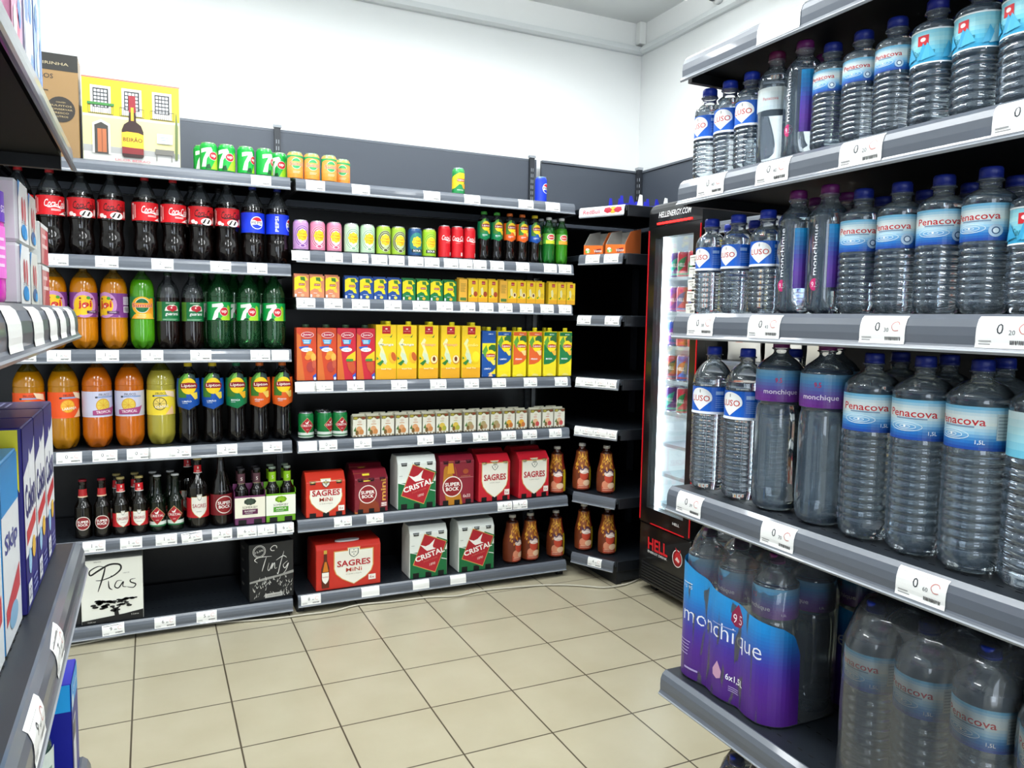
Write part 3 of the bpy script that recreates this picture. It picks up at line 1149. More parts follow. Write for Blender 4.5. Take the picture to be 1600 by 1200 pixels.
# ---- green sumol
GR = M('46920F', .12, coat=.6)
a = Art().rect(-.147, .118, .147, .205, '1D7A3A')
a.ell(0, .170, .040, .036, 'F3B321').poly([(-.045, .119), (.045, .119), (.045, .2), (.03, .2), (0, .15), (-.03, .135)], 'F09A22')
a.poly([(-.03, .119), (.05, .119), (.035, .14), (-.02, .142)], 'F7B437')
a.ell(0, .171, .027, .029, 'F6F2E6').ell(0, .171, .025, .027, '11693B')
a.rect(-.04, .163, .04, .181, 'F09A22')
a.text('Sumol', 0, .172, .0175, 'F7F0E4', w=.078, bold=.07).text('Sumol', 0, .172, .016, 'C8202B', w=.076, bold=.025)
a.text('LARANJA', 0, .134, .006, 'FFF3DC').fill_lines(-.02, .122, .02, .129, 2, 'FBE4B8')
sumg = bottle('soda_bottle', 'bottle', [(z, r * .935) for z, r in big_pts], .27, GR, thin('6FAF50', .25), (.0150, .014, '1B5E2E'), a)
rowX(sumg, 'A2', [215], 'bright green bottle with orange and green fruit soda label', WHERE['A2'])
# ---- guarana
g_pts = [(0, .022), (.003, .033), (.025, .042), (.10, .0425), (.12, .042), (.205, .042), (.225, .041), (.25, .034), (.272, .02), (.285, .014), (.30, .0135)]
a = Art().rect(-.132, .112, .132, .188, '0E6B3A')
a.rect(-.06, .112, -.033, .188, '4C7B22')
a.fill_lines(-.018, .180, .03, .186, 1, 'D9E6D4')
a.poly([(-.022, .152), (.034, .152), (.028, .170), (.012, .178), (-.004, .176), (-.018, .166)], 'EFE9DC')
a.ell(-.002, .163, .012, .0105, 'B01C2A').ell(.016, .163, .011, .0105, 'C4283A').poly([(-.01, .158), (.024, .158), (.007, .148)], 'B01C2A').ell(.003, .165, .003, .004, 'F3D9D4')
a.text('guaraná', .006, .139, .016, 'F2F5F0', w=.052, shear=.25, bold=.02)
a.fill_lines(-.03, .114, .035, .121, 2, 'A8D0B2')
gua = bottle('soda_bottle', 'bottle', g_pts, .205, M('120805', .07, coat=.5), CLEARDK, (.0150, .014, '0B2A18'), a)
rowX(gua, 'A2', [254, 292], 'dark guarana bottle with green label', WHERE['A2'], [.2, .15], grp='guarana bottles')
# ---- lemon lime
SEV = thin('3A8A50', .13, 1.5, tint='9CDCAC')


def seven_art(R_, z0, z1, s=1.0):
    H = PI * R_
    a = Art().rect(-H, z0, H, z1, '12A24B')
    m = (z0 + z1) / 2
    d = (z1 - z0)
    a.poly([(-.004, z0), (.02, z0 + d * .45), (.034, z1 - d * .15), (.046, z1 - d * .28), (.046, z0)], '9ED12B')
    x = -.012
    a.poly([(x - .022, z1 - d * .12), (x + .02, z1 - d * .04), (x + .026, z1 - d * .2), (x + .004, m - d * .1), (x + .0, z0 + d * .02), (x - .022, z0 + d * .02), (x - .010, m), (x + .004, z1 - d * .28), (x - .022, z1 - d * .3)], 'F2F5EF')
    a.ell(.016, m - .002, .0185, .0185, 'F2F5EF', 22).ell(.016, m - .002, .0172, .0172, 'CE2230', 22)
    a.text('up', .016, m - .003, .0135, 'F7F7F2', w=.022, bold=.04)
    a.poly([(-.022, z0 + .001), (.006, z0 + .001), (-.004, z0 + d * .14), (-.014, z0 + d * .13)], '0C3F22')
    return a


sev = bottle('soda_bottle', 'bottle', [(0, .022), (.003, .034), (.03, .0465), (.11, .047), (.125, .046), (.205, .046), (.215, .0465), (.235, .045), (.262, .036), (.285, .021), (.30, .0145), (.316, .0135)], .4, SEV, SEV, (.0150, .014, '1B7A3A'), seven_art(.046, .118, .192))
rowX(sev, 'A2', [342, 388, 428], 'green lemon lime bottle with red dot', WHERE['A2'], [.05, -.1, -.15], grp='lemon lime soda bottles')
rowX(sev, 'A2', [322, 366, 408], '', '', 0, inset=.14, names=[f'green lemon lime bottle behind the front row, {k} on the ' + WHERE['A2'] for k in ORD[3]], grp='lemon lime soda bottles')

# ---- supermarket fruit sodas, third shelf
fr_pts = [(0, .024), (.003, .04), (.03, .053), (.06, .0555), (.11, .0555), (.13, .054), (.135, .055), (.235, .055), (.245, .0555), (.27, .052), (.30, .038), (.32, .024), (.333, .015), (.345, .0135)]


def fruit_art(bgc, fruitc, ring_c, name, banner=None):
    a = Art().rect(-.175, .122, .175, .222, bgc)
    a.text('FRUSCO', -.002, .209, .0095, '24242E', w=.042, bold=.02).rect(-.032, .197, .04, .203, '8FA3CC')
    a.rect(-.036, .196, -.028, .203, '2A2A33')
    a.ell(-.008, .168, .026, .026, ring_c).ell(-.008, .168, .023, .023, fruitc)
    for k in range(8):
        t = k * PI / 4
        a.stroke([(-.008, .168), (-.008 + .021 * math.cos(t), .168 + .021 * math.sin(t))], .0012, ring_c)
    if banner:
        a.poly([(-.045, .130), (.03, .130), (.044, .164), (.03, .158), (-.045, .148)], banner)
        a.text(name, -.006, .142, .011, 'F5E8EE', w=.055, bold=.03, rot=.06)
    else:
        a.poly([(.01, .222), (.05, .215), (.055, .19), (.02, .2)], 'F6D9B8').poly([(.012, .124), (.05, .124), (.04, .16)], 'F3C89A')
        a.text(name, -.002, .158, .013, 'FBF3E0', w=.05, bold=.04, rot=.08)
    return a


fr_pts = [(z, r * .955) for z, r in fr_pts]
OR2, OR3, PIN = M('B07406', .13, coat=.6), M('BE600A', .13, coat=.6), M('A49A38', .13, coat=.6)
fa = bottle('soda_bottle', 'bottle', fr_pts, .30, OR2, thin('7A6A20', .4), (.015, .016, '55300A'), fruit_art('F0571F', 'F5B83A', 'E98A1E', 'LARANJA'))
fb = bottle('soda_bottle', 'bottle', fr_pts, .31, OR3, thin('9A6020', .4), (.015, .016, '55300A'), fruit_art('CFCFE6', 'E8C94A', 'D99A2A', 'TROPICAL', 'A8487E'))
fc = bottle('soda_bottle', 'bottle', fr_pts, .30, PIN, thin('77772A', .4), (.015, .016, '55500A'), fruit_art('F3D83A', 'F0D468', '3A3018', 'ANANÁS'))
rowX(fa, 'A3', [61, 110], 'amber orange soda bottle with orange label', WHERE['A3'], [.2, .5], zpx=.4, grp='large fruit soda bottles')
rowX(fb, 'A3', [157, 201], 'deep orange tropical soda bottle with lilac label', WHERE['A3'], [.6, 0.1], zpx=.4, grp='large fruit soda bottles')
rowX(fc, 'A3', [246], 'yellow green pineapple soda bottle with yellow label', WHERE['A3'], .05, zpx=.4)

# ---- iced tea bottles
tea_pts = [(0, .02), (.003, .032), (.02, .038), (.06, .0375), (.10, .036), (.14, .037), (.16, .041), (.20, .0435), (.245, .043), (.27, .040), (.292, .030), (.306, .018), (.315, .0145), (.325, .014)]
TEA = M('0A0706', .07, coat=.5)


def tea_art(c, name, fruit, s=1.0, R_=.0435, plain=False):
    a = Art()
    H = PI * R_
    k = s
    y = lambda v: v * k
    a.poly([(-H, y(.148)), (-.045 * k, y(.152)), (0, y(.140)), (.03 * k, y(.155)), (H, y(.175)), (H, y(.268)), (-H, y(.268))], c)
    a.poly([(-.045 * k, y(.19)), (-.01 * k, y(.19)), (.0, y(.285)), (-.02 * k, y(.288)), (-.045 * k, y(.262))], '3E7A2A')
    a.poly([(.0, y(.25)), (.03 * k, y(.245)), (.03 * k, y(.282)), (.004 * k, y(.29))], '1A3B3A')
    a.poly([(-.026 * k, y(.262)), (-.012 * k, y(.286)), (.0, y(.29)), (-.003 * k, y(.262))], '6DB33A')
    a.ell(.0, y(.237), .031 * k, .033 * k, 'F6CE1C')
    a.poly([(.004 * k, y(.208)), (.034 * k, y(.212)), (.036 * k, y(.186)), (.024 * k, y(.182))], fruit)
    a.poly([(-.032 * k, y(.228)), (.033 * k, y(.228)), (.036 * k, y(.238)), (.033 * k, y(.248)), (0, y(.252)), (-.032 * k, y(.248)), (-.035 * k, y(.238))], '8E1420')
    a.text('Lipton', 0, y(.238), .0155 * k, 'FBF6EC', w=.056 * k, bold=.03)
    a.text(name, -.008 * k, y(.176), .008 * k, 'F2F6FA', w=.036 * k, bold=.03)
    a.fill_lines(-.026 * k, y(.165), -.004 * k, y(.170), 1, 'D0DCE8')
    return a


TEAK = [('1550A8', 'LIMÃO', 'F0D24A', 'D9C022', 'lemon'), ('0E7A4A', 'MANGA', 'F0B52A', '0F6B4A', 'mango'), ('DE5F1C', 'PÊSSEGO', 'F2CB62', 'D26A2A', 'peach')]
teas = [bottle('iced_tea_bottle', 'bottle', tea_pts, .29, TEA, CLEARDK, (.0155, .017, t[3]), tea_art(t[0], t[1], t[2])) for t in TEAK]
rowX(teas[0], 'A3', [288, 327], 'lemon iced tea bottle with blue label', WHERE['A3'], 0, zpx=.5, inset=.02, grp='large iced tea bottles')
rowX(teas[1], 'A3', [369], 'mango iced tea bottle with green label', WHERE['A3'], 0, inset=.02, grp='large iced tea bottles')
rowX(teas[2], 'A3', [403, 439], 'peach iced tea bottle with orange label', WHERE['A3'], 0, inset=.02, grp='large iced tea bottles')

# ---- beers, fourth shelf
beer_pts = [(0, .026), (.002, .0295), (.01, .0305), (.11, .0305), (.125, .029), (.145, .020), (.165, .0155), (.20, .0135), (.212, .0132), (.215, .0145), (.226, .0145)]
GLB = M('0A0604', .06, coat=.6)
GLG = M('061208', .06, coat=.6)


def round_logo(a, x, y, r):
    a.ell(x, y, r, r, 'EFE6DC', 24).ell(x, y, r * .94, r * .94, '8E1F24', 24).ring(x, y, r, r, r * .1, 'EFE6DC', 24)
    a.text('SUPER', x, y + r * .22, r * .36, 'FBF7F2', w=r * 1.5, bold=.06)
    a.text('BOCK', x, y - r * .22, r * .36, 'FBF7F2', w=r * 1.3, bold=.06)


a = Art()
round_logo(a, 0, .06, .027)
def neck(art, pts):
    return [('neck_label', art.mesh(cyl(prof_fn(smooth_prof(pts))), step=.005, base=.0006, ystep=.01), (0, 0, 0), None, [])]


nk = Art().rect(-.05, .165, .05, .192, 'B3262A').rect(-.05, .160, .05, .165, 'E8C9A8')
sb = bottle('beer_bottle', 'bottle', beer_pts, .5, GLB, GLB, (.0150, .008, '7A1522'), a, petals=False, extra=neck(nk, beer_pts))
rowX(sb, 'A4', [132, 162], 'small brown beer bottle with round red label', WHERE['A4'], 0, grp='small beer bottles')


def sagres_art(z0, wd, ht, name2=None, R_=.031, back=True, neck=None):
    a = Art()
    H = PI * R_
    if back:
        a.rect(-H, z0 - ht * .02, H, z0 + ht * .95, 'C8242C')
    a.shield(0, z0 + ht, wd * 1.06, ht * 1.05, 'D8B56C').shield(0, z0 + ht * .98, wd, ht, 'F1EEE4')
    a.shield(0, z0 + ht * 1.12, wd * .3, ht * .34, 'F1EEE4').shield(0, z0 + ht * 1.09, wd * .24, ht * .28, '2B4A44').shield(0, z0 + ht * 1.07, wd * .2, ht * .23, 'F1EEE4')
    a.text('SAGRES', 0, z0 + ht * .56, ht * .19, 'A82030', w=wd * .86, bold=.01)
    if name2:
        a.text(name2, 0, z0 + ht * .38, ht * .12, 'B5402E', w=wd * .4, bold=.02)
    a.fill_lines(-wd * .2, z0 + ht * .26, wd * .2, z0 + ht * .3, 1, 'A9A594', .6)
    if neck:
        n0, n1, nr = neck
        a = Art()
        a.rect(-nr * 3, n0, nr * 3, n1, 'D0202A').rect(-nr * 3, n0, nr * 3, n0 + (n1 - n0) * .1, 'F1EEE4')
        a.text('SAGRES', 0, n0 + (n1 - n0) * .28, (n1 - n0) * .2, 'F6F1E8', w=nr * 1.9, bold=.03)
        a.shield(0, n0 + (n1 - n0) * .85, nr * .7, (n1 - n0) * .34, 'F1EEE4')
    return a


sg = bottle('beer_bottle', 'bottle', beer_pts, .5, GLB, GLB, (.0150, .008, 'B7A66A'), sagres_art(.035, .046, .056), petals=False, extra=neck(sagres_art(.035, .046, .056, neck=(.17, .203, .0145)), beer_pts))
rowX(sg, 'A4', [193, 217], 'small brown beer bottle with white shield label', WHERE['A4'], [.25, -.05], grp='small beer bottles')


def cristal_art(x, y, r, bg=None, word='CRISTAL', tilt=0.0, full_=True, big=False):
    a = bg or Art()
    a.poly([(x, y + r * 1.12), (x + r * 1.02, y), (x, y - r * 1.12), (x - r * 1.02, y)], 'CFB37A' if not big else 'D8CFA8')
    a.poly([(x, y + r * 1.05), (x + r * .95, y), (x, y - r * 1.05), (x - r * .95, y)], 'AE1F2C')
    a.poly([(x - r * .30, y + r * .52), (x - r * .08, y + r * .40), (x + r * .26, y + r * .74), (x + r * .16, y + r * .42), (x + r * .10, y + r * .24), (x - r * .16, y + r * .24)], 'F4F0EA')
    a.text(word, x, y, r * .3, 'F8F5EF', w=r * 1.55, bold=.03, rot=tilt)
    a.text('1890', x, y - r * .55, r * .13, 'F1D9D0', shear=.2)
    return a


a = Art().rect(-.1, .028, .1, .042, 'E4ECE2').rect(-.1, .022, .1, .028, '2F7A4A')
cristal_art(0, .066, .033, a)
cr = bottle('beer_bottle', 'bottle', beer_pts, .5, GLG, GLG, (.0150, .006, 'C9CCCE'), a, petals=False)
rowX(cr, 'A4', [243, 270], 'small green beer bottle with red diamond label', WHERE['A4'], [-.1, -.2], grp='small beer bottles')
rowX(sg, 'A4', [189, 213], '', '', 0, inset=.11, names=['brown beer bottle behind the small shield label bottles, left one', 'brown beer bottle behind the small shield label bottles, right one'], grp='small beer bottles')
rowX(cr, 'A4', [236, 262], '', '', 0, inset=.11, names=['green beer bottle behind the small diamond label bottles, left one', 'green beer bottle behind the small diamond label bottles, right one'], grp='small beer bottles')
lit_pts = [(0, .038), (.002, .042), (.01, .043), (.15, .043), (.175, .041), (.20, .030), (.225, .0175), (.25, .0150), (.272, .0142), (.274, .0155), (.285, .0155)]
sgL = bottle('beer_bottle', 'bottle', lit_pts, .5, GLB, GLB, (.0162, .010, 'C0AE70'), sagres_art(.045, .062, .085, R_=.043), petals=False, extra=neck(sagres_art(.045, .062, .085, neck=(.225, .258, .0165)), lit_pts))
rowX(sgL, 'A4', [309], 'one litre brown beer bottle with white shield label', WHERE['A4'], .1)
rowX(sgL, 'A4', [294], '', '', .1, inset=.13, names=['one litre shield label beer bottle hidden behind its twin'])
a = Art().rect(-.13, .045, .13, .133, '7A1F26')
round_logo(a, 0, .089, .037)
sbL = bottle('beer_bottle', 'bottle', [(0, .038), (.002, .042), (.01, .043), (.13, .043), (.15, .0405), (.19, .031), (.23, .0195), (.265, .0145), (.280, .0142), (.282, .0155), (.292, .0155)], .5, GLB, GLB, (.0162, .010, 'C9B978'), a, petals=False)
rowX(sbL, 'A4', [346], 'one litre beer bottle with maroon round emblem label', WHERE['A4'], .25)

# ---- cans
def can_art_seven():
    R_, h = .033, .115
    a = Art().rect(-.1037, .008, .1037, .100, '12A23C')
    a.poly([(.002, .010), (.02, .045), (.034, .085), (.06, .06), (.07, .010)], '9ED12B')
    x = -.014
    a.poly([(x - .022, .088), (x + .018, .095), (x + .024, .083), (x + .002, .05), (x - .002, .018), (x - .02, .018), (x - .012, .05), (x + .002, .078), (x - .022, .072)], 'EEF2EA')
    a.ell(.014, .062, .0175, .0165, 'EEF2EA', 22).ell(.014, .062, .0163, .0153, 'CE2230', 22)
    a.text('up', .014, .061, .012, 'F7F7F2', w=.02, bold=.04)
    a.poly([(-.018, .011), (.004, .011), (-.002, .03), (-.012, .026)], '0C4A22')
    return a


c7 = can('soda_can', .115, .033, '119A3A', can_art_seven(), top='9CCB9A')
a = Art().grad(-.1037, .008, .1037, .100, ['F08A2A', 'F3A254', 'E99A48'], 6)
a.poly([(-.1, .100), (.1, .100), (.05, .088), (-.02, .094), (-.06, .080), (-.1, .07)], '2FA05A')
a.poly([(-.1, .008), (-.045, .008), (-.05, .05), (-.04, .1), (-.1, .1)], '2FA05A')
a.ell(0, .066, .021, .023, 'BFE5C9').ell(0, .066, .019, .021, '3CA35F').rect(-.026, .057, .028, .074, 'F3A254')
a.text('Sumol', .001, .065, .0165, 'F9F3E6', w=.058, bold=.07).text('Sumol', .001, .065, .0155, 'C8382B', w=.056, bold=.02)
a.fill_lines(-.014, .025, .016, .036, 2, 'FBDDB4')
csu = can('soda_can', .115, .033, 'F09A48', a, top='A8C9A0')
rowX(c7, 'AT', [326, 354, 384, 413], 'green lemon lime can with red dot', WHERE['AT'], [.1, -.1, .55, .75], inset=.02, total=5, grp='lemon lime cans')
rowX(c7, 'AT', [436], '', '', [-.25], inset=.075, names=['green lemon lime can nearest the orange cans on the top ledge'], grp='lemon lime cans')
rowX(c7, 'AT', [316], '', '', .2, inset=.09, names=['green lemon lime can half hidden behind the leftmost can'], grp='lemon lime cans')
rowX(csu, 'AT', [461, 487, 514], 'orange and green fruit soda can in front row', 'top ledge', [0, .0, .1], inset=.02, grp='fruit soda cans')
rowX(csu, 'AT', [535], '', '', -.2, inset=.075, names=['orange fruit soda can set back at the right end of its row'], grp='fruit soda cans')
a = Art().rect(-.09, .008, .09, .100, '1E8A4A')
a.poly([(-.09, .06), (-.01, .1), (.03, .1), (.03, .085), (-.03, .03), (-.09, .02)], 'E9C928').ell(.0, .068, .021, .021, 'F6CE1C').rect(-.02, .060, .02, .073, 'C4382A')
a.text('Lipton', 0, .0665, .009, 'FBF6EC', w=.034, bold=.03).poly([(0, .05), (.028, .052), (.026, .028), (.01, .03)], 'F2A52A').text('MANGA', -.004, .022, .006, 'E8F2E8')
a.poly([(.03, .008), (.06, .008), (.06, .1), (.034, .09)], 'C9D234')
cli = can('iced_tea_can', .123, .029, '2E9A4A', a, top='A9D0C0')
rowX(cli, 'BT', [716], 'green and yellow iced tea can standing alone', WHERE['BT'], .15, inset=.03)
a = Art().rect(-.09, .006, .09, .110, '1438C8')
pepsi_logo(a, .014, .068, .024)
cpe = can('soda_can', .123, .029, '1438C8', a, top='8FB4E8')
rowX(cpe, 'BT', [845], 'blue cola can with round emblem standing alone', WHERE['BT'], .15, inset=.03)


def chupa_art(bgc, ringc, light, sour=False):
    a = Art().rect(-.1, .008, .1, .112, bgc)
    a.ell(.0, .062, .036, .046, light, 24).ring(.0, .062, .034, .044, .004, ringc, 24).ring(.0, .062, .027, .036, .004, ringc, 24)
    for k in range(8):
        t = k * PI / 4
        a.it.append(([(0.0 + .0155 * math.cos(t) + .008 * math.cos(q), .066 + .0165 * math.sin(t) + .0085 * math.sin(q)) for q in [j * PI / 4 for j in range(8)]], [list(range(8))], 'F7CE22', 'same' if k else None))
    a.ell(0, .066, .0185, .0195, 'F7CE22').ring(0, .066, .0175, .0185, .0015, 'E98A22')
    a.text('Chupa', 0, .071, .0095, 'D83A22', w=.026, bold=.02, shear=.1).text('Chups', 0, .059, .0095, 'D83A22', w=.026, bold=.02, shear=.1)
    if sour:
        a.rect(-.024, .020, .024, .034, '20241C').text('SOUR', 0, .027, .009, 'F4F4EE', w=.036, bold=.04)
    else:
        a.ell(0, .022, .013, .008, light).ell(.0, .022, .008, .005, ringc)
    return a


CH = [('purple', 'B98BBE', '7A4A96', 'D6B0D8', [470], False), ('pink', 'D884A0', 'B8506E', 'F0C2CC', [496, 522], False), ('pale green', 'B4D2B0', '7FA88A', 'D6E8CC', [549, 574], False), ('lime and brown', '9CC03A', '4A3A34', 'B8C89A', [599, 622], False), ('dark blue sour', '1E4A7A', '2A8A6A', '3A7A8A', [648], True), ('lime sour', '94C228', '6AA028', 'B8D850', [670], True)]
for nm, c1, c2, c3, pxs, so in CH:
    sp = can('soda_can', .130, .0320, c1, chupa_art(c1, c2, c3, so), top='C9CCD0')
    rowX(sp, 'B1', pxs, f'{nm} can with yellow flower emblem', WHERE['B1'], .05, inset=.02, grp='flower emblem soda cans')
a = Art().rect(-.09, .008, .09, .134, 'C4121F')
a.text('Coca-Cola', .003, .094, .022, 'F7F0EC', w=.066, shear=.35, bold=.012).stroke([(-.02, .086), (0, .08), (.02, .084), (.034, .080)], .003, 'F7F0EC', taper=True)
a.fill_lines(-.012, .070, .014, .074, 1, 'E8A8A2').rect(.012, .014, .022, .03, 'EBD8D4')
ck = can('cola_can', .150, .0285, 'C4121F', a, top='BFC4C8', step=.005)
rowX(ck, 'B1', [694, 714, 733], 'tall slim red cola can', WHERE['B1'], [.35, -.1, .3], inset=.02, grp='slim red cola cans')
# small bottles
st = [(z * .69, r * .70) for z, r in tea_pts]
steas = [bottle('iced_tea_bottle', 'bottle', st, .19, TEA, CLEARDK, (.0150, .014, t[3] if t[4] != 'mango' else '3F9A3A'), tea_art(t[0], t[1], t[2], .68, .0302), step=.005, seg=22) for t in TEAK]
rowX(steas[1], 'B1', [756, 776], 'small mango iced tea bottle with green label', WHERE['B1'], 0, inset=.02, grp='small iced tea bottles')
rowX(steas[2], 'B1', [796, 815], 'small peach iced tea bottle with orange label', WHERE['B1'], 0, inset=.02, grp='small iced tea bottles')
rowX(steas[0], 'B1', [835], 'small lemon iced tea bottle with blue label', WHERE['B1'], 0, inset=.02, grp='small iced tea bottles')
sp_pts = [(0, .018), (.003, .026), (.02, .031), (.09, .0305), (.10, .030), (.15, .030), (.165, .029), (.19, .020), (.205, .0135), (.222, .0125)]
for j, (px, c1, nm) in enumerate(((857, 'C9D834', 'yellow'), (877, 'F0A030', 'orange'))):
    a = Art().rect(-.095, .098, .095, .148, '5DA83A').rect(-.028, .098, .028, .115, c1).ell(0, .130, .022, .015, 'F2EFE6').ell(0, .130, .019, .012, 'C43A32').text('Sumol', 0, .130, .008, 'F6F2EA', w=.03, bold=.03)
    sp = bottle('soda_bottle', 'bottle', sp_pts, .17, thin('1F7A2C' if j == 0 else '3E9A20', .62, 1.0, tint='70C070'), thin('3A7A3A', .3), (.0145, .013, 'D9DCDC'), a, seg=22, step=.005)
    rowX(sp, 'B1', [px], f'small green white capped bottle, {nm} label band', WHERE['B1'], 0, inset=.02)
    rowX(sp, 'B1', [px - 12], f'green bottle behind the one with {nm} label band', WHERE['B1'], 0, inset=.09)
# ------------------------------------------------------------------ cartons
def carton(kind, w_, d_, h_, body, art, capspec=None, top='same', cat='carton', bevel=.0015, side=None, straw=False, flap=False):
    """drink carton: front face at y = -d/2"""
    bmt = M(body, .4, coat=.2)
    b = MB().box(-w_ / 2, w_ / 2, -d_ / 2, d_ / 2, 0, h_, bmt)
    me = b.mesh(bevel, 1)
    parts = [('carton_body', me, (0, 0, 0), None, [])]
    if art:
        parts.append(('printed_front', art.mesh(flat(0, -d_ / 2 - .0002), step=None), (0, 0, 0), None, []))
    if side:
        parts.append(('printed_side', side.mesh(lambda u, v, o: (-w_ / 2 - .0002 - o, -u, v), step=None), (0, 0, 0), None, []))
    if capspec:
        cr, ch, cc, cx, cyo = capspec
        parts.append(('cap', cap_mesh(cr, ch, cc, 12), (cx, cyo, h_), None, []))
    if flap:
        parts.append(('top_fold', MB().box(-w_ / 2 + .002, w_ / 2 - .002, d_ * .1, d_ * .1 + .003, h_ + .0002, h_ + .007, bmt).mesh(), (0, 0, 0), None, []))
    return Spec(kind, cat, h_, (w_ / 2, d_ / 2), parts)


def teabox_art(w_, h_, c, name, fruit, tall=True, low=False):
    a = Art()
    H = w_ / 2 * .985
    k = w_ / .068
    if tall:
        lo = -.045 if low else 0
        a.rect(-H, h_ * .02, H, h_ * .98, 'F2DE1E')
        a.rect(-H, h_ * .90 + lo * .8, H, h_ * .985, c)
        a.text(name, .008 * k, h_ * .935, .006 * k, 'EAF2FA', w=.024 * k, bold=.02)
        ym = h_ * .63 + lo
        a.poly([(-H, ym + .02), (-H * .2, ym + .01), (0, ym - .02), (H, ym + .01), (H, ym - .05), (H * .6, ym - .066), (-.005, ym - .078), (-H, ym - .08)], c)
        a.poly([(-.002, ym + .05), (.012 * k, ym + .062), (.032 * k, ym + .06), (.034 * k, ym + .03), (0, ym + .02)], '2E6A34').poly([(-H, ym + .03), (-.014 * k, ym + .06), (-.004, ym + .03), (-.02 * k, ym)], '5FA03A')
        a.ell(.008 * k, ym + .01, .024 * k, .027 * k, 'E8B81A').ell(.008 * k, ym + .01, .0225 * k, .0255 * k, 'F9DC1E')
        a.poly([(.004 * k, ym - .014), (.031 * k, ym - .01), (.031 * k, ym - .034), (.022 * k, ym - .036)], fruit)
        a.poly([(-.013 * k, ym + .003), (.029 * k, ym + .003), (.031 * k, ym + .010), (.029 * k, ym + .017), (.008 * k, ym + .020), (-.013 * k, ym + .017), (-.015 * k, ym + .010)], 'B01C24')
        a.text('Lipton', .008 * k, ym + .0095, .0115 * k, 'FBF6EC', w=.038 * k, bold=.04)
        a.text(name, -.006 * k, ym - .052, .0085 * k, 'F2F6FA', w=.034 * k, bold=.05)
        if low:
            a.rect(-H, h_ * .02, H, ym - .078, c).poly([(-.002, h_ * .02), (.02, h_ * .02), (.012, h_ * .12), (.006, h_ * .10)], 'F0CBA0')
        else:
            a.poly([(-H * .6, h_ * .02), (H * .6, h_ * .02), (H * .35, h_ * .06), (0, h_ * .075), (-H * .35, h_ * .06)], 'EFE07A')
    else:
        a.rect(-H, .001, H, h_ * .98, c)
        a.poly([(-H, h_ * .3), (-H, h_ * .86), (-H * .5, h_ * .95), (H * .5, h_ * .95), (H * .9, h_ * .8), (H * .3, h_ * .72), (-H * .2, h_ * .45)], 'F2DE1E')
        a.poly([(-H * .1, h_ * .7), (-H * .2, h_ * .92), (H * .4, h_ * .92), (H * .5, h_ * .75)], '3E7A2A')
        a.ell(0, h_ * .58, H * .55, h_ * .19, 'F9DC1E').poly([(0, h_ * .42), (H * .55, h_ * .46), (H * .7, h_ * .25), (H * .3, h_ * .27)], 'F9DC1E' if c != 'D98A62' else 'EFC04A')
        a.rect(-H * .42, h_ * .535, H * .42, h_ * .635, 'B01C24').text('Lipton', 0, h_ * .585, h_ * .07, 'FBF6EC', w=H * .72, bold=.02)
        a.fill_lines(-H * .5, h_ * .18, H * .2, h_ * .24, 1, 'DDE6EE').ell(.1 * H, h_ * .1, H * .25, h_ * .07, fruit).rect(-H * .95, .002, -H * .7, h_ * .15, 'DDE4EA')
    return a


# second shelf small cartons
def small_row(specs, pxs, desc, grp, lv='B2', inset=.022, h=.09, rot=0):
    rowX(specs, lv, pxs, desc, WHERE[lv], rot, inset=inset, grp=grp)


for c, name, fruit, pxs, nm in (('D98A62', 'PÊSSEGO', 'E8B08A', [470, 494, 518], 'small peach tea carton with salmon front'), ('1D4A94', 'LIMÃO', 'E8D85A', [548, 571, 593, 615], 'small lemon tea carton with navy front'), ('14783C', 'MANGA', 'F0B03A', [637, 659, 680, 701], 'small mango tea carton with green front')):
    sp = carton('iced_tea_carton', .0615 if c != '14783C' else .0600, .042, .094, c, teabox_art(.0615, .094, c, name, fruit, False), flap=True)
    small_row(sp, pxs, nm, 'small iced tea cartons', inset=.02)
    rowX(sp, 'B2', [pxs[0] + 12], '', '', 0, inset=.07, names=[nm + ', hidden behind its front row'], grp='small iced tea cartons')


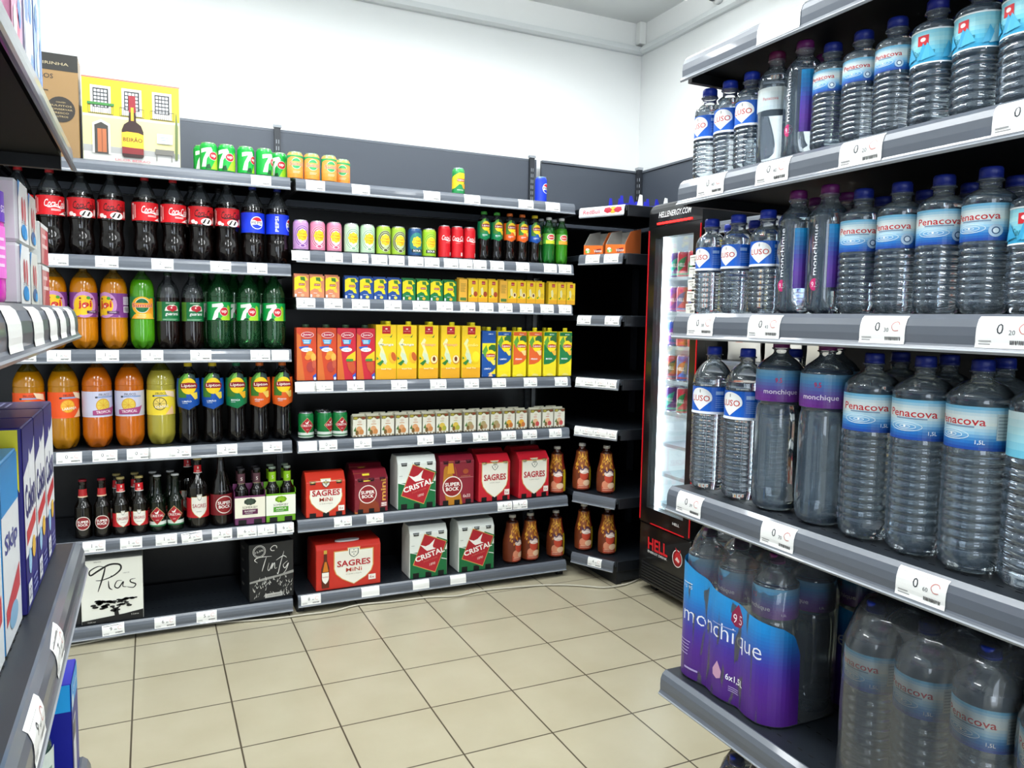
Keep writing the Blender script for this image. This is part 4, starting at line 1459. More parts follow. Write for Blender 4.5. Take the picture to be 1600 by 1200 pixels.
def yel_art(w_, h_, fr=0, small=True):
    a = Art()
    H = w_ / 2 * .97
    a.rect(-H, .001, H, h_ * .985, 'ECC51E')
    a.rect(-H, .001, H, h_ * .2, 'E3A420')
    if small:
        a.rect(-H * .3, h_ * .78, H * .45, h_ * .93, 'B3202A').text('pingo', H * .07, h_ * .84, h_ * .04, 'F4E8E0', w=H * .6)
        a.poly([(-H * .4, h_ * .35), (0, h_ * .3), (H * .1, h_ * .5), (-H * .1, h_ * .68), (-H * .5, h_ * .6)], 'E6DCA8')
        a.ell(H * .5, h_ * .36, H * .42, h_ * .12, ['A8421E', 'F0D9A0', 'D8B020'][fr])
        if fr == 1:
            a.ell(H * .52, h_ * .37, H * .2, h_ * .07, '5A2A18')
        a.poly([(-H * .9, h_ * .26), (-H * .3, h_ * .34), (-H * .5, h_ * .22)], '4E8A2A')
    else:
        a.rect(-H * .42, h_ * .835, H * .42, h_ * .975, 'B3171F')
        a.ell(0, h_ * .925, H * .12, h_ * .012, 'F4E4DC').text('pingo doce', 0, h_ * .885, h_ * .016, 'F4E8E0', w=H * .66)
        a.text('Chá Verde' if fr else 'Chá Preto', H * .05, h_ * .785, h_ * .022, 'A5B04A', w=H * .66).poly([(H * .32, h_ * .77), (H * .62, h_ * .83), (H * .5, h_ * .77)], '2E7A34')
        a.poly([(-H * .85, h_ * .66), (-H * .5, h_ * .76), (-H * .3, h_ * .72), (-H * .5, h_ * .64), (-H * .2, h_ * .5), (H * .1, h_ * .32), (-H * .2, h_ * .28), (-H * .7, h_ * .44), (-H * .55, h_ * .55)], 'DCDDA2')
        a.poly([(-H * .6, h_ * .5), (-H * .1, h_ * .46), (0, h_ * .27), (-H * .5, h_ * .33)], 'C6D2B2')
        t = ['Manga', 'Pêssego', 'Limão'][fr]
        a.text(t, 0, h_ * .635, h_ * .06, ['5E7D86', 'F2D6A0', 'F2EAA0'][fr], w=H * 1.45, bold=.05, shear=.1).text(t, 0, h_ * .636, h_ * .056, ['F2F3E0', 'E9A07A', 'F4E070'][fr], w=H * 1.42, bold=.015, shear=.1)
        if fr == 0:
            a.ell(H * .62, h_ * .40, H * .37, h_ * .105, 'E8B02A', rot=.3).ell(H * .74, h_ * .42, H * .24, h_ * .085, 'C05A24', rot=.3)
        elif fr == 1:
            a.ell(H * .58, h_ * .36, H * .40, h_ * .085, 'D98A3A').ell(H * .56, h_ * .365, H * .34, h_ * .074, 'F7DFA4').ell(H * .56, h_ * .37, H * .16, h_ * .045, '6A2E18')
        else:
            a.ell(H * .45, h_ * .40, H * .5, h_ * .12, 'F0CE1A').ell(H * .5, h_ * .41, H * .4, h_ * .1, 'F5DC2A')
        a.poly([(-H * .95, h_ * .29), (-H * .4, h_ * .36), (-H * .25, h_ * .33), (-H * .6, h_ * .25)], '2E7A34').poly([(-H * .98, h_ * .42), (-H * .75, h_ * .38), (-H * .98, h_ * .36)], '3E8A44')
        a.text('Iced Tea', 0, h_ * .195, h_ * .024, 'FBF3D8', w=H * 1.0, bold=.04)
    return a


Y1 = carton('juice_carton', .0475, .04, .106, 'E9C424', yel_art(.0475, .106, 0), flap=True)
Y2 = carton('juice_carton', .0475, .04, .106, 'E9C424', yel_art(.0475, .106, 1), flap=True)
Y3 = carton('juice_carton', .0475, .04, .106, 'E9C424', yel_art(.0475, .106, 2), flap=True)
sd = Art().rect(-.02, .001, .02, .104, 'EDB440').fill_lines(-.014, .045, .014, .086, 8, '8A7A3A').rect(-.016, .006, .016, .02, '4E7A3A')
YS = carton('juice_carton', .040, .0475, .106, 'EDB93A', sd, flap=True)
rowX(YS, 'B2', [720], 'small yellow carton showing its text side, left one', WHERE['B2'], .12, inset=.02, grp='small yellow juice cartons')
rowX(Y1, 'B2', [737, 752, 768], 'small yellow carton with dark mango', WHERE['B2'], 0, inset=.02, grp='small yellow juice cartons')
rowX(YS, 'B2', [783], 'small yellow carton showing its text side, right one', WHERE['B2'], .12, inset=.02, grp='small yellow juice cartons')
rowX(Y2, 'B2', [798, 812, 827], 'small yellow carton with halved peach', WHERE['B2'], 0, inset=.02, grp='small yellow juice cartons')
rowX(Y3, 'B2', [841], 'small yellow lemon carton without wrap beside the peach ones', WHERE['B2'], 0, inset=.02, grp='small yellow juice cartons')
rowX(Y3, 'B2', [861, 875, 889], 'small yellow carton with pale pattern', WHERE['B2'], 0, inset=.02, grp='small yellow juice cartons')
for i, px in enumerate((730, 745, 760, 805, 820, 834, 866, 880)):
    rowX(Y2, 'B2', [px], '', '', 0, inset=.066, names=['small yellow carton in the second row behind the front yellow cartons'], grp='small yellow cartons of the second row')

# third shelf tall cartons
GC = (.0155, .014, '1E3A24', 0, -.012)


def red_art(mango):
    w_, h_ = .084, .228
    H = w_ / 2 * .97
    a = Art()
    c = 'C42336' if mango else 'C9441F'
    a.rect(-H, .002, H, h_ * .99, c)
    a.poly([(-H, .002), (-H * .2, .002), (-H * .55, h_ * .5), (-H * .6, h_ * .85), (-H, h_ * .9)], 'D06A2A')
    a.ell(0.004, h_ * .865, H * .66, h_ * .055, 'F4E6E2').ell(.004, h_ * .865, H * .6, h_ * .047, 'B81D38').text('Juver', .004, h_ * .865, h_ * .05, 'F8F0EE', w=H * .95, bold=.04)
    a.poly([(-H * .48, h_ * .78), (H * .52, h_ * .78), (H * .38, h_ * .69), (-H * .3, h_ * .69)], '2C8FC4').fill_lines(-H * .3, h_ * .7, H * .35, h_ * .77, 2, 'D6ECF6', .5)
    a.poly([(-H * .8, h_ * .64), (H * .2, h_ * .66), (H * .1, h_ * .58), (-H * .7, h_ * .60)], '2E57B4').ell(0, h_ * .585, H * .58, h_ * .042, 'EEF0F6').text('0%', 0, h_ * .585, h_ * .035, '5A86C4', w=H * .6)
    if mango:
        a.poly([(-H * .1, h_ * .40), (H * .1, h_ * .46), (H * .95, h_ * .56), (H * .95, h_ * .37), (0, h_ * .38)], 'F2C01E').rect(-H * .05, h_ * .36, H * .7, h_ * .41, '3C8A3A')
        a.poly([(0, h_ * .34), (H * .8, h_ * .36), (H * .95, h_ * .2), (H * .6, h_ * .12), (H * .2, h_ * .2)], 'C4522A')
    else:
        a.ell(H * .35, h_ * .49, H * .42, h_ * .075, 'EE9A34').ell(H * .1, h_ * .44, H * .3, h_ * .05, 'E58A2A').ell(H * .7, h_ * .44, H * .25, h_ * .08, 'F2B04A')
        a.ell(H * .4, h_ * .26, H * .42, h_ * .10, 'A83A34').ell(H * .75, h_ * .31, H * .2, h_ * .08, 'C2563A')
    a.poly([(H * .62, h_ * .09), (H * .98, h_ * .14), (H * .98, .004), (H * .7, .004)], '2E57B4').ell(H * .84, h_ * .04, H * .12, h_ * .03, 'E8ECF6')
    return a


ra = carton('juice_carton', .084, .062, .228, 'B63F22', red_art(False), GC, bevel=.004)
rb = carton('juice_carton', .084, .062, .228, 'B0202F', red_art(True), GC, bevel=.004)
rowX(ra, 'B3', [477, 509], 'tall orange red juice carton with apricots', WHERE['B3'], 0, inset=.02, grp='tall red juice cartons')
rowX(rb, 'B3', [540, 571], 'tall crimson juice carton with mango', WHERE['B3'], 0, inset=.02, grp='tall red juice cartons')
YC = (.013, .016, 'D9CE1E', .014, -.01)
for k, pxs, nm in ((0, [597, 632], 'mango'), (1, [666, 700], 'peach'), (2, [732], 'lemon')):
    sp = carton('iced_tea_carton', .094, .07, .245, 'E8C61C', yel_art(.094, .245, k, False), YC, bevel=.002)
    rowX(sp, 'B3', pxs, f'tall yellow {nm} iced tea carton', WHERE['B3'], 0, inset=.014, grp='tall yellow iced tea cartons')
    rowX(sp, 'B3', [pxs[0] - 4], '', '', 0, inset=.10, names=[f'tall yellow {nm} iced tea carton hidden behind its front row'], grp='tall yellow iced tea cartons')
LC = (.0115, .018, 'E5D51A', .006, -.008)
for c, name, fr, pxs, nm, low in (('17509E', 'LIMÃO', 'F2DC5A', [760], 'blue lemon', True), ('17509E', 'LIMÃO', 'F2DC5A', [784], 'blue lemon', False), ('E0622A', 'PÊSSEGO', 'F4D08A', [808, 832], 'orange peach', False), ('12783E', 'MANGA', 'F0B43A', [855, 879], 'green mango', False)):
    sp = carton('iced_tea_carton', .070, .060, .222, c if low else 'EFDC20', teabox_art(.070, .222, c, name, fr, True, low), LC, bevel=.002)
    ds = f'tall {nm} tea carton' + (' with low design' if low else (' with yellow base' if nm == 'blue lemon' else ' with yellow cap'))
    rowX(sp, 'B3', pxs, ds, WHERE['B3'], 0, inset=.02, grp='tall iced tea cartons with round logo')
    rowX(sp, 'B3', [pxs[0] - 8], '', '', 0, inset=.105, names=[f'tall {nm} tea carton hidden behind the ' + ('low design one' if low else 'front row')], grp='tall iced tea cartons with round logo')

# fourth shelf: green beer cans and small nectar cartons
a = Art().rect(-.1037, .018, .1037, .030, 'DDE6DC').rect(-.1037, .008, .1037, .013, 'C9D4C8')
cristal_art(0, .060, .031, a)
ccr = can('beer_can', .116, .033, '0E7A3A', a, top='C4C9CC')
rowX(ccr, 'B4', [478, 507, 531], 'green beer can with red diamond', WHERE['B4'], [0, .7, .1], inset=.025, grp='green beer cans')
rowX(ccr, 'B4', [503], '', '', 0, inset=.1, names=['green beer can standing behind the middle green beer can'], grp='green beer cans')


def nectar_art(w_, h_, c1, c2):
    a = Art()
    H = w_ / 2 * .97
    a.rect(-H, .001, H, h_ * .985, 'E4E2D2')
    a.poly([(-H, h_ * .985), (H, h_ * .985), (H, h_ * .85), (H * .5, h_ * .82), (0, h_ * .92), (-H * .5, h_ * .82), (-H, h_ * .84)], '6A5A2A')
    a.ell(-H * .6, h_ * .9, H * .3, h_ * .06, 'A9A03A').ell(H * .6, h_ * .91, H * .25, h_ * .05, '8A3A2A')
    a.ell(0, h_ * .72, H * .3, h_ * .07, 'D8C8B4').fill_lines(-H * .4, h_ * .56, H * .4, h_ * .64, 1, c1)
    a.ell(-H * .05, h_ * .32, H * .5, h_ * .2, c2).ell(H * .3, h_ * .24, H * .35, h_ * .13, c1).ell(-H * .4, h_ * .2, H * .25, h_ * .12, '7A5A2A')
    a.poly([(-H * .95, h_ * .3), (-H * .6, h_ * .5), (-H * .5, h_ * .25)], '4E7A3A').rect(-H * .97, .002, H * .97, h_ * .08, '8A7A5A')
    for k in range(3):
        a.ell(-H * .5 + k * H * .5, h_ * .05, H * .1, h_ * .035, 'F4F0E4')
    return a


NX = [560, 582, 604, 626, 647, 668, 689, 710]
nsp = [carton('nectar_carton', .0600, .042, .094, 'C9C6B2', nectar_art(.06, .094, c1, c2), flap=True) for c1, c2 in (('C9854A', 'D8A070'), ('A8A83A', 'D8B84A'), ('B0906A', 'A89A6A'), ('C4703A', 'E2A83A'), ('C94A4A', 'E2B48A'))]
rowX(nsp[0], 'B4', NX[:6], 'small white nectar carton with orange fruit', WHERE['B4'], 0, inset=.02, grp='small nectar cartons')
rowX(nsp[1], 'B4', NX[6:], 'small white nectar carton with green yellow fruit', WHERE['B4'], 0, inset=.02, grp='small nectar cartons')
rowX(nsp[2], 'B4', [732, 753, 773], 'small white nectar carton with pale brown fruit', WHERE['B4'], 0, inset=.02, grp='small nectar cartons')
rowX(nsp[3], 'B4', [793, 812], 'small white nectar carton with dark red top', WHERE['B4'], 0, inset=.02, grp='small nectar cartons')
rowX(nsp[4], 'B4', [834, 853, 871], 'small white nectar carton with pink print', WHERE['B4'], 0, inset=.02, grp='small nectar cartons')
for i, px in enumerate([571, 593, 615, 637, 658, 678, 698, 719, 741, 762, 782, 802, 842, 861]):
    rowX(nsp[i % 4], 'B4', [px], '', '', 0, inset=.068, names=['small nectar carton in the second row behind the front nectar cartons'], grp='nectar cartons of the second row')

# ------------------------------------------------------------------ beer multipacks
def pack_body(w_, d_, h_, col, capcol='B7A66A', n=3, sh=.80, holes=True, glass=None, toph=.35):
    """cardboard cluster pack with sloping shoulders; bottle caps and bottoms show in its cut-outs"""
    m = M(col, .35, coat=.4)
    zs = h_ * sh
    t = d_ * toph / 2
    prof = [(-d_ / 2, 0), (-d_ / 2, zs), (-t, h_), (t, h_), (d_ / 2, zs), (d_ / 2, 0)]
    b = MB().extx(prof, -w_ / 2, w_ / 2, m)
    parts = [('carton_body', b.mesh(.0025, 1), (0, 0, 0), None, [])]
    sw = w_ / n
    q = MB()
    dk = M('060606', .5)
    sl = math.atan2(d_ / 2 - t, h_ - zs)
    for i in range(n):
        x = -w_ / 2 + sw * (i + .5)
        q.box(x - sw * .24, x + sw * .24, -d_ / 2 - .0012, -d_ / 2 + .01, -.0, h_ * .10, dk)
        pts = [(x - sw * .24, zs + .004), (x - sw * .2, zs - .010), (x + sw * .2, zs - .010), (x + sw * .24, zs + .004)]
        yy = -d_ / 2 - .0014
        q.add([(px_, yy + (max(pz - zs, 0)) * math.tan(sl), pz) for px_, pz in pts], [(0, 1, 2, 3)], dk)
    parts.append(('cut_outs', q.mesh(), (0, 0, 0), 'dark cut-outs', []))
    cm_ = MB().lathe([(0, .0145), (.004, .0145), (.006, .012)], 16, M(capcol, .3, metal=.6)).mesh()
    for i in range(n):
        x = -w_ / 2 + sw * (i + .5)
        parts.append(('bottle_cap', cm_, (x, -d_ / 2 + .006, zs - .004), None, []))
    return parts, (zs, sl, d_)


def pack_map(zs, sl, d_):
    def f(u, v, o):
        if v <= zs:
            return (u, -d_ / 2 - .0006 - o, v)
        return (u, -d_ / 2 - .0006 - o + (v - zs) * math.sin(sl), zs + (v - zs) * math.cos(sl))
    return f


def pack(kind, w_, d_, h_, col, art, **k):
    parts, g_ = pack_body(w_, d_, h_, col, **k)
    parts.append(('printed_front', art.mesh(pack_map(*g_), step=None, ystep=g_[0] / 1.0), (0, 0, 0), None, []))
    return Spec(kind, 'beer pack', h_, (w_ / 2, d_ / 2), parts)


def sagres_pack_art(w_, h_, mini=True):
    H = w_ / 2
    a = Art()
    wd, top, ht = w_ * .80, h_ * .82, h_ * .74
    a.shield(0, top + .004, wd * 1.05, ht * 1.05, 'D9A860').rect(-wd * .17, top, wd * .17, top + h_ * .075, 'D9A860')
    a.shield(0, top, wd, ht, 'EFEDE0').rect(-wd * .15, top - .004, wd * .15, top + h_ * .06, 'EFEDE0')
    a.shield(0, top + h_ * .045, wd * .25, h_ * .20, '1F4038').shield(0, top + h_ * .038, wd * .21, h_ * .18, 'EFEDE0')
    for dx, dy in ((0, 0), (-.008, 0), (.008, 0), (0, .010), (0, -.010)):
        a.ell(dx, top - h_ * .035 + dy, .0022, .0028, '1F3038', 8)
    a.text('SAGRES', 0, top - h_ * (.27 if mini else .30), h_ * .135, 'B5202C', w=wd * .88, bold=.05)
    if mini:
        a.text('MiNi', 0, top - h_ * .42, h_ * .085, 'B5402E', w=wd * .42, bold=.02)
    a.text('CERVEJA', 0, top - h_ * (.52 if mini else .42), h_ * .028, '9A988A', w=wd * .42)
    a.rect(H * .62, h_ * .12, H * .93, h_ * .24, 'EFEAE2').text('6x' if w_ < .22 else '15x', H * .775, h_ * .18, h_ * .06, 'A8402E', w=H * .2)
    return a


spk = pack('beer_multipack', .172, .12, .195, 'D2331F', sagres_pack_art(.172, .195))
rowX(spk, 'B5', [505], 'bright red mini beer six pack with white shield', WHERE['B5'], 0, inset=.012, grp=None)
a = Art().poly([(-.077, .0), (.02, .0), (.0, .19), (-.077, .19)], 'A8622A').poly([(-.06, .0), (.04, .0), (.016, .12), (-.0, .16), (-.03, .16), (-.05, .1)], '8A3A20')
round_logo(a, -.018, .085, .042)
a.text('mini', .055, .10, .022, 'D9A04A', w=.10, bold=.05, rot=PI / 2)
a.rect(-.038, .145, -.006, .185, 'E8D62A').text('FÁCIL', -.022, .168, .007, '5A4A10', w=.024).text('ABRIR', -.022, .157, .006, '5A4A10', w=.022)
a.rect(.045, .025, .07, .042, 'EFDCD8').text('6x20', .0575, .0335, .009, '8A2A2A')
bpk = pack('beer_multipack', .154, .12, .192, '7E1A2A', a, capcol='5A1A2A')
rowX(bpk, 'B5', [574], 'maroon mini beer six pack with round emblem', WHERE['B5'], .06, inset=.012)
rowX(bpk, 'B5', [568], '', '', 0, inset=.16, names=['maroon mini beer six pack standing behind the front maroon one'])


def cris_pack():
    w_, h_ = .185, .245
    a = Art().rect(-w_ / 2 + .002, 0, w_ / 2 - .002, h_ * .5, '14693A')
    a.poly([(-w_ / 2 + .002, h_ * .5), (w_ / 2 - .002, h_ * .3), (w_ / 2 - .002, h_ * .9), (-w_ / 2 + .002, h_ * .9)], 'E7ECE6')
    x, y = .006, h_ * .46
    A = [(x - .028, y + .098), (x + .085, y + .05), (x + .028, y - .098), (x - .085, y - .05)]
    s_ = lambda k: [(x + (px_ - x) * k, y + (py_ - y) * k) for px_, py_ in A]
    a.poly(s_(1.05), '14693A').poly(s_(.98), 'CDA75A').poly(s_(.94), 'B01F2C')
    a.poly([(x - .05, y + .045), (x - .022, y + .035), (x - .002, y + .042), (x + .024, y + .066), (x + .014, y + .035), (x + .016, y + .026), (x + .03, y + .020), (x - .014, y + .012), (x - .026, y + .022), (x - .036, y + .032)], 'F6F2EC')
    a.text('CRISTAL', x + .0, y - .006, .026, 'F8F5EF', w=.148, bold=.06, rot=.26)
    a.text('PORTUGAL', x + .004, y - .030, .007, 'C96A5A', w=.07, rot=.26).text('1890', x + .012, y - .052, .012, 'F1D9D0', w=.03, shear=.2, rot=.2)
    a.fill_lines(-.085, h_ * .62, -.066, h_ * .65, 1, 'A8B0A8')
    return pack('beer_multipack', w_, .125, h_, 'E7ECE6', a, capcol='9AA0A0', sh=.86, toph=.6)


cpk = cris_pack()
rowX(cpk, 'B5', [645], 'white and green beer six pack with red diamond', WHERE['B5'], .0, inset=.012)
a = Art().poly([(-.05, .0), (.028, .0), (-.008, .17), (-.02, .21), (-.05, .21), (-.068, .17), (-.072, .1)], 'B87A22').poly([(-.05, .15), (-.014, .15), (-.022, .2), (-.045, .2)], 'D99A2E')
round_logo(a, -.024, .088, .05)
a.text('SUPERBOCK', .042, .135, .006, 'C98A5A', w=.05).ell(.042, .157, .014, .012, 'A8502A').text('6x33', .048, .04, .016, 'EFD8D4', w=.036, bold=.03).rect(.0, .128, .082, .130, 'C98A8A')
mpk = pack('beer_multipack', .172, .125, .235, '8A1C30', a, capcol='5A1A2A', sh=.88, toph=.5)
rowX(mpk, 'B5', [707], 'maroon beer six pack with tilted bottle picture', WHERE['B5'], 0, inset=.012)
spL = pack('beer_multipack', .166, .125, .226, 'C92030', sagres_pack_art(.166, .226, False), sh=.84)
rowX(spL, 'B5', [765, 826], 'red beer six pack with large white shield', WHERE['B5'], 0, inset=.012, grp='large shield beer packs')
rowX(spL, 'B5', [757, 815], '', '', 0, inset=.16, names=['red shield beer six pack behind the left large shield pack', 'red shield beer six pack behind the right large shield pack'], grp='large shield beer packs')
# bottom shelf packs
a = sagres_pack_art(.215, .205)
art15 = Art()
dx_ = .022
for vs, fs, col, opt in a.it:
    art15.it.append(([(x + dx_, y) for x, y in vs], fs, col, opt))
art15.poly([(-.122, .012), (-.090, .012), (-.088, .10), (-.098, .135), (-.099, .175), (-.112, .175), (-.113, .135), (-.124, .10)], '5A2412').poly([(-.118, .085), (-.092, .085), (-.101, .13), (-.109, .13)], 'C9761E').rect(-.113, .166, -.099, .182, 'C9A848')
art15.shield(-.106, .082, .030, .052, 'F1EEE4').text('SAGRES', -.106, .062, .007, 'A82030', w=.026)
m_ = pack('beer_multipack', .292, .19, .205, 'C9291C', art15, sh=.90, n=1, toph=.8)
m_.parts = [p for p in m_.parts if p[0] not in ('cut_outs', 'bottle_cap')]
hd = MB().prism([(.05 * math.cos(t) * 1.1, .018 * math.sin(t)) for t in [2 * PI * k / 16 for k in range(16)]], 0, .006, M('B8BCBE', .4))
m_.parts.append(('carry_handle', hd.mesh(), (0, -.06, .2055), 'grey carry handle', []))
rowX(m_, 'B6', [537], 'wide red fifteen bottle mini beer box', WHERE['B6'], .02, inset=.012)
rowX(cpk, 'B6', [663, 737], 'white and green six pack with red diamond', WHERE['B6'], 0, inset=.012, grp='diamond beer packs on the bottom shelf')

# ------------------------------------------------------------------ cider four packs
def cider(col, lab, name, capc, i):
    w_, d_, h_ = .124, .128, .150
    m = M(col, .4, coat=.2)
    t = .002
    b = MB()
    b.box(-w_ / 2, w_ / 2, -d_ / 2, -d_ / 2 + t, 0, h_ * .82, m).box(-w_ / 2, w_ / 2, d_ / 2 - t, d_ / 2, 0, h_ * .82, m)
    b.box(-w_ / 2, -w_ / 2 + t, -d_ / 2, d_ / 2, 0, h_ * .95, m).box(w_ / 2 - t, w_ / 2, -d_ / 2, d_ / 2, 0, h_ * .95, m)
    b.box(-w_ / 2, w_ / 2, -.001, .001, 0, h_ * 1.1, m).box(-w_ / 2, w_ / 2, -d_ / 2, d_ / 2, 0, .002, m)
    parts = [('carrier', b.mesh(), (0, 0, 0), None, [])]
    a = Art().rect(-.061, .03, .061, .116, 'ECE9D6' if i == 0 else 'EEF1E2')
    for k in range(9):
        t_ = k * 2 * PI / 9
        a.it.append(([(.016 * math.cos(t_) + .009 * math.cos(q), .098 + .008 * math.sin(t_) + .007 * math.sin(q)) for q in [j * PI / 4 for j in range(8)]], [list(range(8))], lab, 'same' if k else None))
    a.ell(0, .098, .018, .009, lab).rect(-.002, .083, .002, .092, '3A3A30')
    a.text('SOMERSBY', 0, .074, .010, '5A5A4A', w=.062).rect(-.031, .044, .031, .066, '5A1C44' if i == 0 else '4C9A22').text(name, 0, .058, .0065, 'F4F0EA', w=.044, bold=.03).fill_lines(-.02, .047, .02, .052, 1, 'D8D0D4')
    parts.append(('printed_front', a.mesh(flat(0, -d_ / 2 - .0002), step=None), (0, 0, 0), None, []))
    q = MB()
    for x in (-.031, .031):
        q.box(x - .016, x + .016, -d_ / 2 - .0012, -d_ / 2, .002, .022, M('070606', .5))
    parts.append(('cut_outs', q.mesh(), (0, 0, 0), 'dark cut-outs', []))
    bb = MB().lathe(smooth_prof([(0, .027), (.002, .029), (.13, .029), (.145, .025), (.165, .0165), (.20, .0135), (.225, .0135)], 4), 20, GLB)
    bm_ = bb.mesh()
    a2 = Art().rect(-.05, .17, .05, .212, lab if i else '5A3A44').rect(-.05, .163, .05, .17, 'E0D8A0').text('S', 0, .19, .014, 'EDE6E0')
    nm_ = a2.mesh(cyl(.0152), step=.005, base=.0004)
    cpm = cap_mesh(.0150, .008, capc, 12)
    for x in (-.031, .031):
        for y in (-.031, .031):
            parts.append(('bottle', bm_, (x, y, .003), None, [('neck_label', nm_, (0, 0, 0), None), ('cap', cpm, (0, 0, .2245), None)]))
    return Spec('cider_multipack', 'cider pack', .17, (w_ / 2, d_ / 2), parts)


s0 = cider('6A2A5A', '3A4A3A', 'BLACKBERRY', '2A2A2E', 0)
s1 = cider('6AA81E', '8ABF1E', 'APPLE', '8A9A8A', 1)
rowX(s0, 'A4', [388], 'purple and cream four pack of cider bottles', WHERE['A4'], 0, inset=.012, zpx=.3)
rowX(s1, 'A4', [435], 'green and white four pack of cider bottles', WHERE['A4'], 0, inset=.012, zpx=.3)

# ------------------------------------------------------------------ patterned sauce-shaped bottles
cho_pts = [(0, .033), (.003, .040), (.02, .045), (.08, .046), (.115, .044), (.15, .036), (.18, .031), (.20, .0295), (.208, .027), (.214, .018), (.235, .0155)]
a = Art().rect(-.142, .012, .142, .203, '6E3018').rect(-.06, .13, .028, .203, '8A4A1C')
for k in range(48):
    x, y = random.uniform(-.055, .028), random.uniform(.10, .198)
    a.it.append(([(x - .003, y - .006), (x + .003, y - .005), (x + .004, y + .006), (x - .002, y + .005)], [[0, 1, 2, 3]], ['E0A83A', 'C9822A'][k % 2], 'same' if k else None))
a.rect(.028, .012, .06, .203, '7A1F1A').rect(.028, .016, .052, .125, 'C9B41C')
a.poly([(-.04, .012), (.03, .012), (.03, .04), (-.04, .045)], 'B4472E').ell(-.018, .05, .020, .022, 'D88A6A').ell(.01, .045, .02, .015, 'E6C3A2').ell(-.004, .085, .022, .026, 'C2452E').ell(-.004, .105, .024, .014, 'DCC8BC')
a.stroke([(-.03, .125), (-.014, .112), (.004, .128), (.018, .112), (.03, .118)], .006, '4A3050').stroke([(-.02, .098), (0, .106), (.02, .096)], .006, 'F0E4DC').fill_lines(-.035, .018, .02, .034, 2, 'E6B49A')
a.stroke([(-.02, .17), (-.008, .18), (.002, .165), (.014, .176)], .004, 'F2C24A')
cho = bottle('drink_bottle', 'bottle', cho_pts, .5, M('4A1C10', .1, coat=.5), CLEARDK, (.0175, .014, 'B9B6AE'), a, step=.005)
cho.parts[0] = ('bottle_body', MB().lathe(smooth_prof(cho_pts, 5), 28, M('3A1810', .1, coat=.5)).mesh(), (0, 0, 0), None, [])
rowX(cho, 'B5', [870], 'brown and yellow patterned bottle', WHERE['B5'], -.3, inset=.012)
rowX(cho, 'B6', [800, 828, 868], 'brown patterned bottle with red heart-like print', WHERE['B6'], [.5, .1, -.1], inset=.02, grp='patterned bottles of the bottom shelf')
for k, z_, pxs, wh in ((1, CL[1], [909, 947], "corner unit's sixth shelf from top"), (0, CL[0], [912, 949], "corner unit's lowest shelf")):
    for i, px in enumerate(pxs):
        X = (1.992, 2.085)[i] + (.008 if k == 0 else 0)
        for _ in range(3):
            Y = (3.33, 3.225)[i]
        X = solveX(px, Y, z_ + .12)
        inst(cho, (X, Y, z_ + .0003), -.15, f"brown patterned bottle, {('left', 'right')[i]} one on the {wh}", 'patterned bottles in the corner unit')

# ------------------------------------------------------------------ boxed wine and gift boxes
def boxed(kind, w_, d_, h_, body, art, side=None, bevel=.002):
    return carton(kind, w_, d_, h_, body, art, side=side, cat='box', bevel=bevel)


w_, h_ = .218, .255
a = Art().rect(-w_ / 2 + .001, .001, w_ / 2 - .001, h_ - .001, 'E9EAE0')
def S_(pts, wd, tp=True):
    a.stroke([(x / 100 * w_ - w_ / 2, y / 100 * h_) for x, y in pts], wd, '0B0B0B', n=6, taper=tp)
S_([(38, 88), (28, 90), (15, 84), (16, 77), (28, 83), (46, 91), (62, 90), (64, 82), (52, 73), (35, 68), (24, 68)], .006)
S_([(40, 90), (36, 75), (27, 50)], .005)
S_([(44, 66), (45, 55), (50, 51)], .004)
a.ell(-.002, h_ * .725, .003, .003, '0B0B0B')
S_([(66, 64), (58, 64), (54, 56), (60, 53), (68, 62), (67, 55), (73, 53)], .004)
S_([(88, 65), (80, 64), (80, 60), (88, 56), (84, 51), (74, 53)], .004)
a.text('HERDADE', -.05, h_ * .97, .004, '444444').text('CASA DE', .05, h_ * .76, .004, '888888')
a.poly([(-w_ / 2 + .001, .001), (w_ / 2 - .001, .001), (w_ / 2 - .001, h_ * .15), (.04, h_ * .11), (-.04, h_ * .085), (-w_ / 2 + .001, h_ * .06)], '0E0E0F')
a.poly([(.006, h_ * .09), (.022, h_ * .09), (.018, h_ * .2), (.03, h_ * .25), (.01, h_ * .22), (-.01, h_ * .26), (.004, h_ * .19)], '0E0E0F')
for k in range(60):
    t_, q_ = random.uniform(0, 2 * PI), random.uniform(.3, 1)
    x, y = .008 + .085 * q_ * math.cos(t_), h_ * .285 + .022 * q_ * math.sin(t_) + abs(.02 * math.cos(t_)) - .01
    s2 = random.uniform(.004, .009)
    a.it.append(([(x + s2 * 1.4 * math.cos(j * PI / 3 + k), y + s2 * .6 * math.sin(j * PI / 3 + k)) for j in range(6)], [list(range(6))], '141414', 'same' if k else None))
a.text('12,5% vol', -.075, .008, .006, 'D8D8D0').text('5 Litros', .078, .022, .006, 'D8D8D0')
pias = boxed('wine_box', w_, .16, h_, 'DEDFD6', a)
rowX(pias, 'A5', [177], 'white wine box with black handwriting and tree drawing', WHERE['A5'], 0, inset=.01)
a = Art().text('5 Litros', .035, .025, .006, 'C9C9C4').poly([(.06, .1), (.075, .11), (.07, .12)], 'D0D0CC')
dk5 = boxed('wine_box', .2, .16, .25, '15171B', a)
X = solveX(127, YF + .02, .1) - .1
inst(dk5, (X, YF + .10, LZ['A5'] + .0003), 0, 'plain black wine box left of the white handwriting box', None)
w_, h_ = .188, .25
a = Art()
a.ring(-.052, h_ * .87, .027, .027, .002, 'D6D6D2', 24).ring(-.052, h_ * .87, .022, .022, .0015, 'D6D6D2', 24).text('12,5%', -.052, h_ * .87, .009, 'D6D6D2', w=.034, bold=.02, rot=.25)
